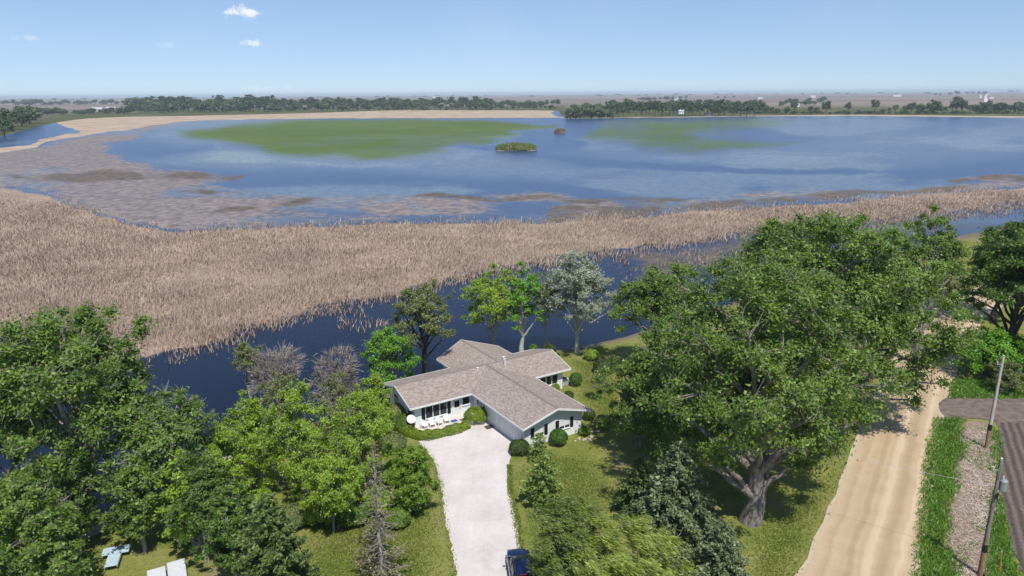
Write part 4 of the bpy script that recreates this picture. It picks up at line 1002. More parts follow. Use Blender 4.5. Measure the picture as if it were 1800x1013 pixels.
def S(name, label, px_, py_, hwid, hgt, leaf, seed, n=3200, ls=.13):
    Xb, Yb = g(px_, py_); R = hwid / scale_at(px_, py_); ms = shrub_mesh(R, hgt, seed, leaf, n, ls)
    o = empty(name, (Xb, Yb, ground_z(Xb, Yb))); tag(o, label, 'shrub'); link('stem', ms[0], o); link('foliage', ms[1], o)
S('boxwood_shrub', 'large rounded boxwood in the corner between patio and garage', 837, 742, 21, 1.75, 'box', 1, 5200)
S('yew_shrub', 'dark clipped yew at the garage corner by the drive', 913, 797, 19, 1.45, 'yew', 2, 4600)
S('globe_arborvitae', 'perfectly round dark green shrub under the gable windows', 981, 782, 16.5, 1.75, 'globe', 3, 4600)
S('boxwood_shrub', 'low flat boxwood at the right gable corner', 1027, 764, 11, .8, 'box', 4, 1800)
S('globe_arborvitae', 'rounded green shrub beside the air conditioning unit', 1012, 678, 12, 1.7, 'globe', 5, 2600)
S('boxwood_shrub', 'small boxwood on the terrace edge near the grill', 976, 688, 9, 1.0, 'box', 6, 1300)
S('yew_shrub', 'dark low yew behind the kettle grill', 1000, 700, 9, .9, 'yew', 7, 1300)
S('boxwood_shrub', 'small green shrub along the garage back wall', 1006, 716, 8, .8, 'box', 8, 1200)
S('lakeside_shrub', 'dark round shrub at the bank behind the right wing', 966, 626, 11, 1.9, 'yew', 9, 2400, .18)
S('lakeside_shrub', 'leafy shrub at the bank beside the pale trunk', 938, 624, 10, 1.6, 'globe', 10, 2000, .18)
S('lawn_shrub', 'dark bushy shrub at the lawn back edge under the cottonwood', 1062, 655, 20, 1.8, 'yew', 11, 3200, .2)
S('lawn_shrub', 'bright shrub at the lawn back edge by the silver poplar', 1040, 632, 14, 1.4, 'bright', 12, 2000, .2)
S('barberry_shrub', 'reddish brown shrub right of the garage gable', 1058, 752, 13, 1.5, 'deadneedle', 13, 1800, .14)
S('barberry_shrub', 'dark shrub at the back corner of the garage wall', 1036, 738, 11, 1.3, 'yew', 14, 1600, .14)
S('spirea_shrub', 'wild shrub against the left gable wall', 690, 735, 26, 1.6, 'olive', 15, 3400, .18)
S('spirea_shrub', 'dark wild shrub left of the satellite dish', 708, 752, 22, 1.5, 'darkleaf', 16, 3200, .17)
S('spirea_shrub', 'brushy shrub between thicket and hedge', 690, 790, 26, 1.6, 'olive', 17, 3600, .18)
for k, (x_, y_, w_, h_, lf, lab) in enumerate(((455, 905, 32, 2.2, 'bright', 'brushy undergrowth shrub in front of the riprap thicket'), (515, 925, 30, 1.8, 'olive', 'olive undergrowth shrub at the lawn edge behind the juniper'), (560, 915, 32, 2.2, 'bright', 'leafy undergrowth shrub below the tallest thicket tree'),
        (620, 920, 30, 2.0, 'darkleaf', 'dark undergrowth shrub left of the dry spruce'), (665, 900, 30, 2.4, 'bright', 'bright undergrowth shrub behind the dry spruce'), (700, 850, 28, 2.4, 'bright', 'bright undergrowth shrub above the yellow green shrub'), (700, 925, 22, 1.6, 'cotton', 'low shrub tucked between dry spruce and yellow green shrub'), (600, 850, 32, 2.4, 'bright', 'undergrowth shrub deep inside the bright thicket'))):
    S('undergrowth_shrub', lab, x_, y_, w_, h_, lf, 60 + k, 4200, .26)
def hedge(path, wid, hgt, label, n, seed):
    rng = np.random.default_rng(seed); P_ = smooth_path(path, 12); L = np.concatenate([[0], np.cumsum(np.linalg.norm(np.diff(P_, axis=0), axis=1))])
    s = rng.uniform(0, L[-1], n); cx = np.interp(s, L, P_[:, 0]); cy = np.interp(s, L, P_[:, 1]); Tt = np.gradient(P_, axis=0); Tt /= np.linalg.norm(Tt, axis=1)[:, None]
    nx = np.interp(s, L, Tt[:, 1]); ny = -np.interp(s, L, Tt[:, 0]); a = rng.uniform(-.25, math.pi + .25, n); rr = 1 - np.abs(rng.normal(0, .12, n))
    ca, sa = np.sign(np.cos(a)) * np.abs(np.cos(a)) ** .7 * rr, np.abs(np.sin(a)) ** .7 * np.sign(np.sin(a)) * rr
    wv = 1 + .12 * np.sin(s * 2.1) + .08 * np.sin(s * 5.3 + 1)
    Q_ = np.stack([cx + nx * ca * wid * wv, cy + ny * ca * wid * wv, np.maximum(.04, sa * hgt * wv * .8 + hgt * .12)], 1)
    Nn = unit(np.stack([nx * ca, ny * ca, sa], 1) + rng.normal(0, .5, (n, 3))); V, Fc = cards(Q_, Nn, rng.normal(size=(n, 3)), .13 * rng.uniform(.6, 1.4, n), .08 * rng.uniform(.7, 1.3, n))
    o = empty('boxwood_hedge', (0, 0, 0)); tag(o, label, 'hedge'); link('foliage', npmesh('foliage', V, Fc, M['box']), o)
    tb = Tubes()
    for t in np.arange(.3, L[-1], .5): c = (np.interp(t, L, P_[:, 0]), np.interp(t, L, P_[:, 1])); tb.add(np.array([[c[0], c[1], -.1], [c[0] + rng.normal(0, .1), c[1] + rng.normal(0, .1), hgt * .7]]), [.03, .012], 4)
    tag(link('stems', tb.mesh('stems', M['darkbark']), o), kind='stuff')
hedge([hw(-8.4, 11.6)[:2], hw(-8.0, 9.9)[:2], hw(-7.0, 8.5)[:2], hw(-4.5, 8.15)[:2], hw(-2.9, 8.2)[:2], hw(-1.9, 8.5)[:2]], .62, .95, 'low clipped hedge curving round the front patio', 9500, 20)

# ------------------------------------------------------------------ far shore trees, each one a thing
def far_protos():
    out = []
    for i, (h, R, leaf, cb, fl) in enumerate(((18, 8, 'farleaf', .12, .8), (20, 7, 'farleaf', .15, .8), (14, 8, 'farleaf2', .05, .7), (17, 6.5, 'farleaf2', .18, .8), (12, 7.5, 'farleaf', .03, .7))):
        out.append((h, R, decid_mesh(h, R, 300 + i, 1500, 1.9, M[leaf], M['darkbark'], cb=cb, nclump=34, tr=.4, crk=.3, twigs=0, aspect=.7, lobe_amp=.4)))
    return out
FP = far_protos(); frng = np.random.default_rng(77)
def far_tree(px_, py_, hpx, label, group, kind=None, name=None, wide=1.0):
    X_, Y_ = g(px_, py_); k = int(frng.integers(5)) if kind is None else kind; h, R, ms = FP[k]
    s = scale_at(px_, py_); sc = hpx / s / h; label = ('broad dark ', 'tall dark ', 'rounded grey green ', 'slender grey green ', 'squat dark ')[k] + label
    name = name or ('horizon_tree' if 'horizon' in group else 'hedgerow_tree' if 'hedgerow' in group or 'windbreak' in group else 'scrub_tree' if 'scrub' in group else 'shore_tree' if 'shore' in group else 'grove_tree' if 'grove' in group or 'will' in group else 'belt_tree')
    o = put_tree(name, label, ms, (X_, Y_, ground_z(X_, Y_) - .1), float(frng.uniform(0, 6.28)), group); o.scale = (sc * wide, sc * wide, sc); return o
lab = 'tree in the long woodland belt beyond the tan reed flats'
for row, (dy, dh) in enumerate(((0, -3), (-3.5, 0))):
    x = 228 + row * 6
    while x < 985:
        base = 198.5 - (x - 228) / 760 * 7; hh = (23.5 if x < 480 else 18.5 if x < 860 else 12) + dh
        far_tree(x, base + dy + frng.uniform(-.8, .8), hh * frng.uniform(.72, 1.12) * (0.55 if (row == 0 and frng.random() < .3) else 1), lab, 'trees of the far woodland belt', wide=1.3)
        x += frng.uniform(6, 10.5) if x < 700 else frng.uniform(7, 12)
lab = 'tree in the hedgerow bordering the far left ploughed field'
x = -30
while x < 235:
    far_tree(x, 186 - x * .008 + frng.uniform(-.5, .5), 10 * frng.uniform(.6, 1.15), lab, 'trees of the far left hedgerow', wide=1.35); x += frng.uniform(6, 11)
lab = 'scrub tree along the far left marsh bank'
for x in np.arange(72, 232, 9.5): far_tree(x + frng.uniform(-3, 3), 203.5 - x * .012, frng.uniform(7, 14), lab, 'scrub trees on the far left bank', wide=1.3)
lab = 'tree on the left marsh shore beside the blue channel'
for x, y, hp in ((-30, 236, 40), (8, 240, 38), (-8, 226, 34), (22, 228, 36), (38, 222, 30), (52, 218, 32), (62, 212, 24), (10, 214, 24), (40, 210, 24), (-25, 214, 28)):
    far_tree(x, y, hp, lab, 'trees on the left marsh shore', kind=[0, 2, 4][int(frng.integers(3))], wide=1.1)
lab = 'willow of the clump at the point of the far shore'
for x, y, hp in ((1003, 208, 21), (1020, 208, 25), (1040, 207.5, 26), (1058, 207.5, 22), (1072, 207, 18), (1012, 205, 22), (1032, 204, 24), (1050, 204, 22)):
    far_tree(x, y, hp, lab, 'willows at the far point', kind=2, wide=1.0)
lab = 'shade tree of the grove beside the far point'
x = 1066
while x < 1330:
    far_tree(x, 203.5 + frng.uniform(-1.5, 1), 25 * frng.uniform(.7, 1.15), lab, 'grove trees beside the far point', kind=[0, 1, 3][int(frng.integers(3))])
    far_tree(x + 7, 199 + frng.uniform(-1, 1), 23 * frng.uniform(.7, 1.1), lab, 'grove trees beside the far point', kind=[0, 1, 4][int(frng.integers(3))]); x += frng.uniform(9, 15)
lab = 'tree spaced along the far right shore'
for x, hp in ((1337, 11), (1346, 14), (1356, 11), (1366, 9), (1383, 12), (1396, 22), (1424, 13), (1434, 11), (1452, 23), (1490, 20), (1509, 7), (1537, 24), (1551, 8), (1563, 9), (1573, 15), (1590, 14), (1601, 20), (1618, 18), (1641, 24), (1655, 10), (1661, 11),
               (1673, 22), (1680, 30), (1690, 24), (1704, 16), (1714, 15), (1726, 20), (1736, 21), (1746, 17), (1755, 19), (1766, 18), (1776, 15), (1790, 21), (1806, 17)):
    far_tree(x, 199.2 + frng.uniform(-.6, .6), hp, lab, 'trees spaced along the far right shore', wide=.92)
lab = 'bush in the strip of scrub along the far right shore'
for x in np.arange(1330, 1815, 9): far_tree(x + frng.uniform(-4, 4), 200.3 + frng.uniform(-.5, .5), frng.uniform(3, 7), lab, 'scrub bushes along the far right shore', kind=4, name='far_bush', wide=1.7)
lab = 'tree of the windbreak round the white farmhouse beyond the right shore'
for x, y, hp in ((1374, 187, 9), (1382, 186, 11), (1390, 185, 12), (1398, 184, 11), (1408, 186, 8), (1416, 185.5, 10), (1424, 186, 9), (1432, 186.5, 9), (1440, 181, 9), (1422, 180, 8), (1446, 178.5, 9)):
    far_tree(x, y, hp, lab, 'windbreak of the white farmhouse', wide=1.25)
lab = 'tree of the distant farm grove on the right horizon'
for x, y, hp in ((1122, 177, 5), (1130, 177, 6), (1140, 177.5, 7), (1150, 178, 7), (1160, 177, 6), (1172, 176, 7), (1184, 176, 6.5), (1196, 175, 6), (1206, 174, 6), (1262, 174.5, 5), (1274, 174, 5), (1290, 173.5, 5), (1644, 169, 5), (1652, 169, 4.5), (1670, 168.5, 6), (1682, 168, 8), (1700, 167, 6), (1710, 167, 6), (1720, 166.8, 6), (1730, 166.6, 6), (1776, 163, 5), (1788, 163, 5)):
    far_tree(x, y, hp, lab, 'distant farm grove trees', wide=1.6)
lab = 'hazy tree row fragment on the horizon line'
for k in range(70):
    x = frng.uniform(-20, 1820); far_tree(x, 176.4 - x * .0072 + frng.uniform(-.6, 1.2), frng.uniform(2, 3.6), lab, 'hazy horizon trees', wide=3.2)

# ------------------------------------------------------------------ far farms
M['farwhite'] = plain('barn_white', (.78, .78, .76), .6); M['farroof'] = plain('barn_roof', (.45, .45, .46), .6); M['farred'] = plain('barn_brick', (.30, .16, .12), .8); M['pane'] = M['glass']
def far_house(px_, py_, wpx, hpx, label, rz=0.0, mat='farwhite', cat='house', name='farm_building'):
    X_, Y_ = g(px_, py_); s = scale_at(px_, py_); W = wpx / s; Hh = hpx / s; Dp = max(W * .55, 8)
    o = empty(name, (X_, Y_, ground_z(X_, Y_) - .2), rz); tag(o, label, cat)
    MB().box(-W / 2, W / 2, -Dp / 2, Dp / 2, -1, Hh * .62).build('wall', M[mat], o)
    mb = MB(); a = W / 2 + .5; d = Dp / 2 + .5; z0 = Hh * .62 + .02; mb.v = [(-a, -d, z0), (a, -d, z0), (a, d, z0), (-a, d, z0), (-a, 0, Hh), (a, 0, Hh)]; mb.f = [(0, 1, 5, 4), (2, 3, 4, 5), (1, 2, 5), (3, 0, 4), (3, 2, 1, 0)]; mb.build('roof', M['farroof'], o)
    n = max(2, int(W / 6))
    for k in range(n):
        x = -W / 2 + W * (k + .5) / n; MB().box(x - .7, x + .7, -Dp / 2 - .06, -Dp / 2 + .05, Hh * .2, Hh * .45).build('window', M['glass'], o)
    return o
far_house(172, 196, 18, 7, 'long white house by the far left ploughed field', .1); far_house(196, 193, 16, 5, 'red roofed low building behind the far left white house', .2, 'farred'); far_house(218, 195, 9, 6, 'small white shed at the end of the woodland belt')
far_house(1398, 188, 12, 7, 'white farmhouse inside the windbreak beyond the right shore', .3); far_house(1336, 174.3, 9, 3, 'white barn on the right horizon left of the windbreak'); far_house(1428, 171.3, 10, 3, 'white shed on the horizon behind the windbreak', .2)
far_house(1576, 170.4, 13, 3.5, 'long white barn on the far right horizon', -.2); far_house(768, 172.6, 14, 3, 'white factory roof on the horizon above the woodland belt'); far_house(1246, 203, 14, 5, 'pale cottage among the grove at the far shore', .1)
far_house(1723, 172, 4, 4, 'tiny white house beside the far white road', .1); far_house(1188, 176, 6, 4, 'white house in the distant farm grove', .1); far_house(1196, 200.5, 10, 8, 'small cottage with pale wall in the far shore grove', .2)
far_house(1742, 174, 7, 3, 'pale steel shed right of the far white road', -.1)
mb = MB(); P_ = [g(1729, 181), g(1737, 181), g(1734.5, 170), g(1738.5, 164.5), g(1735.5, 164.5), g(1730.5, 170)]; mb.poly([(p[0], p[1], 2.2) for p in (P_[0], P_[1], P_[2], P_[5])]); mb.poly([(p[0], p[1], 2.2) for p in (P_[5], P_[2], P_[3], P_[4])])
tag(mb.build('far_road', M['gravel']), 'pale gravel road climbing to the right horizon', kind='structure')

# ------------------------------------------------------------------ islands
def island(px_, py_, hwpx, hgt, label, leafs, seed):
    X_, Y_ = g(px_, py_, LAKE_Z); R = hwpx / scale_at(px_, py_); rng = np.random.default_rng(seed)
    o = empty('reed_island', (X_, Y_, LAKE_Z)); tag(o, label, 'island')
    V = [(0, 0, .8)]; n = 40
    for ring, (rr, z) in enumerate(((.55, .7), (.9, .4), (1.0, -.4))):
        for k in range(n): a = k * 6.2832 / n; q = rr * (1 + .10 * math.sin(3 * a + seed) + .06 * math.sin(7 * a)); V.append((R * q * math.cos(a), R * .62 * q * math.sin(a), z))
    Fs = [(0, 1 + k, 1 + (k + 1) % n) for k in range(n)]
    for ring in range(2):
        for k in range(n): Fs.append((1 + ring * n + k, 1 + (ring + 1) * n + k, 1 + (ring + 1) * n + (k + 1) % n, 1 + ring * n + (k + 1) % n))
    me = bpy.data.meshes.new('mound'); me.from_pydata(V, [], Fs); me.materials.append(M['straw_soil']); link('mound', me, o)
    for nm, lf, cnt in leafs:
        a = rng.uniform(0, 6.283, cnt); rr = rng.random(cnt) ** .5 * .97
        C = np.stack([R * rr * np.cos(a), R * .62 * rr * np.sin(a), np.zeros(cnt)], 1); Ht = hgt * rng.uniform(.5, 1.1, cnt) * (1 - .45 * rr ** 3); C[:, 2] = .2 + Ht / 2
        Tt = np.array([0, 0, 1.]) + rng.normal(0, .28, (cnt, 3)); Nn = unit(np.cross(unit(Tt), rng.normal(size=(cnt, 3)))); V2, F2 = cards(C, Nn, Tt, Ht, np.full(cnt, .5) * rng.uniform(.6, 1.4, cnt))
        tag(link(nm, npmesh(nm, V2, F2, M[lf]), o), kind='stuff')
M['drygrass'] = leaf_mat('dry_grass', (.17, .13, .07), (.28, .22, .13), (.40, .32, .20), trans=.1)
island(907, 264, 38, 5.2, 'oval grassy island in the middle of the lake', (('green_reeds', 'yellowgreen', 2200), ('dry_reeds', 'drygrass', 1400)), 3)
island(984, 234, 10, 5.0, 'small tan reed islet in the open blue channel', (('dry_reeds', 'drygrass', 900),), 5)

# ------------------------------------------------------------------ power poles and wire
M['poletop'] = bark_mat('weathered_pole', (.40, .37, .34), (.58, .55, .52), 8); M['polebase'] = bark_mat('brown_pole', (.22, .12, .065), (.38, .23, .14), 8)
M['porcelain'] = plain('porcelain', (.55, .55, .56), .25)
def pole(px_, py_, top_px, label, lean=(0, 0), top='poletop', transformer=False):
    X_, Y_ = g(px_, py_); h = h_at(px_, py_, top_px); o = empty('power_pole', (X_, Y_, 0)); tag(o, label, 'power pole', 'wooden power poles')
    L = lambda z: (lean[0] * z / h, lean[1] * z / h, z)
    MB().tube([L(-.4), L(2.15)], [.19, .18], 12).build('pole_foot', M['polebase'], o); MB().tube([L(2.1), L(2.75)], [.192, .188], 12).build('black_band', M['blackpaint'], o); MB().tube([L(2.15), L(h * .6), L(h)], [.178, .15, .12], 12).build('shaft', M[top], o)
    p = L(h); MB().tube([(p[0], p[1], h), (p[0], p[1], h + .18), (p[0], p[1], h + .22)], [.05, .09, .05], 8).build('insulator', M['porcelain'], o)
    q = L(h - .8); MB().tube([(q[0], q[1], q[2]), (q[0] - .55, q[1] - .1, q[2] + .1)], .04, 6).build('bracket', M['metal'], o); MB().tube([(q[0] - .55, q[1] - .1, q[2] + .05), (q[0] - .55, q[1] - .1, q[2] + .35)], [.05, .08], 8).build('insulator', M['porcelain'], o)
    if transformer:
        t = L(h - 2.1); c = MB().tube([(t[0] + .48, t[1], t[2] - .35), (t[0] + .48, t[1], t[2] - .3), (t[0] + .48, t[1], t[2] + .45), (t[0] + .48, t[1], t[2] + .55)], [.24, .28, .28, .2], 16).build('transformer', plain('transformer_grey', (.28, .30, .31), .4, .2), o)
        MB().tube([(t[0] + .42, t[1], t[2] + .5), (t[0] + .38, t[1], t[2] + .85)], [.05, .06], 8).build('bushing', M['porcelain'], c); MB().box(t[0] + .1, t[0] + .3, t[1] - .06, t[1] + .06, t[2] - .1, t[2] + .3).build('mount', M['blackpaint'], c)
        MB().tube([(t[0] - .02, t[1] - .3, t[2] - .9), (t[0] - .02, t[1] - .3, t[2] - .4)], .07, 8).build('cutout', M['blackpaint'], o)
        MB().tube([(t[0] + .4, t[1], t[2] + .85), (t[0] + .2, t[1] - .05, h - .3), (p[0], p[1], h)], .012, 5).build('lead_wire', M['metal'], o)
    return X_, Y_, h
pole(1733, 789, 630, 'pale power pole with small side bracket at the dirt lane corner', (.25, .3))
nx_, ny_, nh_ = pole(1722, 1012, 812, 'brown power pole carrying a grey transformer by the straw verge', (.1, .2), 'bark', True)
a = Vector((nx_, ny_ + .1, nh_ - 2.0)); b = Vector((20.9, 57.6, 7.6)); pts = []
for k in range(25):
    t = k / 24; p = a.lerp(b, t); p.z -= 4 * .55 * t * (1 - t); pts.append(p)
tag(MB().tube(pts, .013, 5).build('service_wire', plain('wire_grey', (.45, .45, .46), .5)), 'thin grey service wire crossing over the gravel road', 'wire')
X_, Y_ = g(1758, 1010); st = empty('marker_stake', (X_, Y_, 0)); tag(st, 'thin orange marker stake leaning in the grass by the field', 'stake')
MB().tube([(0, 0, -.2), (-.12, .12, 1.9)], .03, 6).build('rod', plain('orange_paint', (.62, .20, .05), .5), st); MB().tube([(-.121, .121, 1.901), (-.125, .125, 1.99)], .034, 6).build('reflective_cap', M['white'], st)

# ------------------------------------------------------------------ verge grass, straw, rough lawn
def blades(name, poly, n, hgt, wid, mat, label, seed, cat, flat=False, patch=None, feather=.5):
    rng = np.random.default_rng(seed); W = np.array([g(*p) for p in poly]); lo, hi = W.min(0), W.max(0); P_ = rng.uniform(lo, hi, (n * 4, 2)); k = rng.random(n * 4) < sst(-.35, feather, sdist(P_[:, 0], P_[:, 1], W))
    if patch: k &= noise2(P_[:, 0] + 400, P_[:, 1] + 100, patch[0], seed) > patch[1]
    P_ = P_[k][:n]; n = len(P_); Ht = hgt * rng.uniform(.5, 1.3, n)
    if flat: Tt = rng.normal(size=(n, 3)) * [1, 1, .22]; C = np.concatenate([P_, (.05 + np.abs(rng.normal(0, .06, n)))[:, None]], 1); Nn = unit(np.array([0, 0, 1.]) + rng.normal(0, .3, (n, 3)))
    else: Tt = np.array([0, 0, .8]) + rng.normal(0, .42, (n, 3)) + [.2, .1, 0]; C = np.concatenate([P_, (Ht * .40)[:, None]], 1); Nn = unit(np.cross(unit(Tt), rng.normal(size=(n, 3))))
    V, Fc = cards(C, Nn, Tt, Ht, wid * rng.uniform(.6, 1.4, n)); return tag(link(name, npmesh(name, V, Fc, M[mat])), label, cat, kind='stuff')
M['vergegrass'] = leaf_mat('verge_grass', (0.069, 0.149, 0.018), (0.121, 0.247, 0.03), (0.19, 0.333, 0.05), trans=.3, clump=.6)
M['straw'] = leaf_mat('straw', (.30, .23, .17), (.48, .39, .31), (.68, .60, .52), trans=.0)
M['lawnblade'] = leaf_mat('lawn_blade', (0.106, 0.156, 0.022), (0.172, 0.234, 0.035), (0.274, 0.305, 0.077), trans=.25, clump=.3)
VG = [(1602, 1040), (1604, 1000), (1614, 900), (1624, 800), (1640, 738), (1696, 736), (1690, 765), (1700, 790), (1682, 830), (1690, 860), (1672, 890), (1676, 930), (1664, 960), (1690, 1000), (1695, 1050)]
blades('drive_edge_grass', [(729, 777), (742, 790), (759, 815), (771, 860), (778, 915), (787, 960), (796, 1030), (804, 1030), (795, 960), (785, 915), (778, 860), (767, 815), (750, 790)], 3500, .22, .06, 'lawnblade', 'grass creeping over the left edge of the drive', 43, 'grass', feather=.3)
blades('drive_edge_grass', [(924, 1030), (919, 960), (910, 905), (899, 850), (899, 818), (891, 818), (891, 850), (903, 905), (912, 960), (918, 1030)], 3000, .22, .06, 'lawnblade', 'grass creeping over the right edge of the drive', 44, 'grass', feather=.3)
blades('verge_grass', VG, 15000, .62, .075, 'vergegrass', 'tall bright green grass along the gravel road edge', 31, 'grass', feather=.9)
blades('verge_grass', [(1690, 750), (1740, 750), (1756, 900), (1745, 1020), (1670, 1020), (1672, 880)], 2600, .4, .07, 'vergegrass', 'green tufts scattered over the dead stalks', 40, 'grass', patch=(1.6, .66))
blades('dead_branches', [(1712, 850), (1745, 840), (1752, 900), (1735, 940), (1705, 920)], 420, 1.5, .05, 'straw', 'bleached dead branches piled beside the transformer pole', 41, 'branches', True)
blades('dead_branches', [(1700, 760), (1735, 760), (1740, 830), (1710, 850), (1690, 820)], 420, 1.1, .04, 'straw', 'dead cane litter at the foot of the far power pole', 42, 'branches', True)
blades('verge_grass', [(1668, 702), (1674, 668), (1720, 672), (1800, 678), (1900, 682), (1900, 702), (1800, 702)], 6000, .5, .1, 'vergegrass', 'bright green grass between the dirt lane and dark elms', 32, 'grass')
blades('verge_grass', [(1728, 1030), (1738, 900), (1745, 860), (1762, 880), (1776, 960), (1795, 1030)], 4200, .5, .075, 'vergegrass', 'green grass at the foot of the transformer pole', 33, 'grass')
blades('verge_grass', [(1740, 745), (1760, 750), (1762, 790), (1758, 840), (1740, 830), (1736, 780)], 1300, .4, .08, 'vergegrass', 'patchy green grass around the far power pole', 34, 'grass', patch=(2.0, .45))
blades('dead_stalks', [(1694, 746), (1736, 746), (1752, 800), (1756, 870), (1756, 930), (1745, 1000), (1700, 1040), (1668, 1000), (1664, 950), (1674, 860), (1684, 800)], 9000, .55, .028, 'straw', 'pale dead stalks littering the verge under the poles', 35, 'dead stalks', True, feather=.8)
blades('rough_grass', [(785, 1060), (778, 900), (740, 860), (700, 900), (560, 900), (500, 1000), (560, 1060)], 16000, .2, .07, 'lawnblade', 'rough mown grass around the dry spruce', 36, 'grass', feather=3.0)
blades('rough_grass', [(925, 1040), (905, 900), (895, 830), (960, 790), (1040, 800), (1090, 860), (1080, 930), (1000, 960)], 16000, .18, .07, 'lawnblade', 'mown grass between the drive and the spruces', 37, 'grass', feather=3.0)
blades('rough_grass', [(1400, 1040), (1300, 1040), (1320, 930), (1390, 880), (1460, 825), (1505, 800), (1455, 900)], 15000, .22, .07, 'lawnblade', 'grass strip between the huge cottonwood and the road', 38, 'grass', feather=3.0)
blades('rough_grass', [(1000, 628), (1080, 640), (1100, 720), (1060, 780), (1030, 730), (1010, 690), (1005, 650)], 9000, .16, .08, 'lawnblade', 'thin grass on the back lawn', 39, 'grass', feather=3.0)

# ------------------------------------------------------------------ riprap and garden rocks
M['stone'] = plain('pale_stone', (.42, .37, .32), .9, 0, .3, 4)
def rock_mesh(seed):
    rng = np.random.default_rng(seed); import bmesh
    bm = bmesh.new(); bmesh.ops.create_icosphere(bm, subdivisions=1, radius=.5)
    for v in bm.verts: v.co = Vector(v.co) * float(rng.uniform(.7, 1.15)); v.co.z *= .7
    me = bpy.data.meshes.new('boulder'); bm.to_mesh(me); bm.free(); me.materials.append(M['stone']); return me
RK = [rock_mesh(400 + i) for i in range(5)]; rng = np.random.default_rng(55)
def rocks(path, n, spread, s0, s1, label, group, name='boulder'):
    P_ = smooth_path([g(*p) for p in path], 10)
    for i in range(n):
        c = P_[rng.integers(len(P_))] + rng.normal(0, spread, 2); o = link(name, RK[rng.integers(5)], None, (c[0], c[1], ground_z(c[0], c[1]) + .05), float(rng.uniform(0, 6))); s = rng.uniform(s0, s1); o.scale = (s, s * rng.uniform(.7, 1.2), s * .8); tag(o, label, 'rock', group)
rocks([(360, 832), (385, 818), (420, 800), (455, 785), (500, 765)], 110, .55, .3, .75, 'pale riprap boulder on the lake bank beside the thicket', 'riprap boulders on the bank')
rocks([(1012, 772), (1030, 772), (1046, 762)], 16, .35, .25, .5, 'garden stone edging the bed at the gable corner', 'garden stones by the gable')
rocks([(540, 808), (556, 802)], 12, .3, .3, .7, 'pale stone heaped in the thicket clearing', 'stones in the thicket clearing')

# ------------------------------------------------------------------ dock sections under the left cottonwood
M['dockdeck'] = plain('dock_deck', (.55, .57, .60), .6, 0, .1, 3); M['dockblue'] = plain('dock_blue_grey', (.42, .52, .58), .6, 0, .1, 3)
def dock(loc, rz, label, L=3.4, W=1.55, mat='dockdeck', z=.55, nb=14, extra=None):
    o = empty('dock_section', loc, rz); tag(o, label, 'dock section')
    for k in range(nb):
        y0 = -L / 2 + L * k / nb; MB().box(-W / 2, W / 2, y0 + .006, y0 + L / nb - .006, z, z + .04).build('plank', M[mat], o)
    for s in (-1, 1): MB().box(s * W / 2 - .04, s * W / 2 + .04, -L / 2, L / 2, z - .14, z - .003).build('side_rail', M['metal'], o)
    for s in (-1, 1):
        for y in (-L / 2 + .3, L / 2 - .3): MB().tube([(s * (W / 2 - .1), y, -.05), (s * (W / 2 - .1), y, z - .05)], .03, 6).build('leg', M['metal'], o)
    if extra:
        for k in range(8): y0 = L / 2 + .05 + k * .13; MB().box(-extra / 2, extra / 2, y0, y0 + .12, z, z + .04).build('crosswise_plank', M[mat], o)
    return o
dock((-26.88, 45.87, 0), math.radians(28), 'grey white dock section stored on grass, the one nearer the blue T-shaped section', 4.0, 1.25)
dock((-25.78, 46.8, 0), math.radians(28), 'grey white dock section stored on grass, the one nearer the juniper', 4.0, 1.25)
dock((-31.9, 48.9, 0), math.radians(18), 'blue grey T-shaped dock section lying under the ragged cottonwood', 1.6, .9, 'dockblue', .4, 10, 2.0)

# ------------------------------------------------------------------ parked car (nose towards the house)
M['navy'] = None
m_, nt, b = new_mat('navy_paint'); b.inputs['Base Color'].default_value = (.004, .012, .062, 1); b.inputs['Metallic'].default_value = .25; b.inputs['Roughness'].default_value = .28
b.inputs['Coat Weight'].default_value = 1; b.inputs['Coat Roughness'].default_value = .04; M['navy'] = m_
M['carglass'] = plain('car_glass', (.012, .015, .018), .05, 0, .1, 2, .8); M['tyre'] = plain('tyre', (.02, .02, .02), .9); M['chrome'] = plain('silver_trim', (.6, .6, .62), .25, .8); M['redlamp'] = plain('red_lamp', (.45, .02, .015), .2); M['cladding'] = plain('grey_cladding', (.05, .05, .055), .6)
X_, Y_ = g(912, 1008); car = empty('parked_car', (X_ + .15, Y_ - .4, .045), math.radians(6)); tag(car, 'navy blue sport utility car with sunroof parked on the white drive', 'car')
def loft(sections, name, mat, parent, bevel=.0, sub=1):
    """sections: list of (y, [(halfwidth, z), ...] from bottom to top)"""
    V, Fs = [], []; m = len(sections[0][1]) * 2
    for y, pr in sections: V += [(x, y, z) for x, z in pr] + [(-x, y, z) for x, z in reversed(pr)]
    for i in range(len(sections) - 1):
        for k in range(m): k2 = (k + 1) % m; Fs.append((i * m + k, i * m + k2, (i + 1) * m + k2, (i + 1) * m + k))
    Fs.append(tuple(reversed(range(m)))); q = (len(sections) - 1) * m; Fs.append(tuple(q + k for k in range(m)))
    me = bpy.data.meshes.new(name); me.from_pydata(V, [], Fs); me.materials.append(M[mat])
    import bmesh
    bm = bmesh.new(); bm.from_mesh(me); bmesh.ops.recalc_face_normals(bm, faces=bm.faces); bm.to_mesh(me); bm.free()
    for p in me.polygons: p.use_smooth = True
    o = link(name, me, parent)
    if sub: sm_ = o.modifiers.new('s', 'SUBSURF'); sm_.levels = sub; sm_.render_levels = sub
    return o
def sec(y, w, zb, zt, cr=.06): return (y, [(w * .90, zb), (w, zb + .12), (w * 1.0, (zb + zt) / 2), (w * .985, zt - .07), (w * .86, zt), (w * .4, zt + cr)])
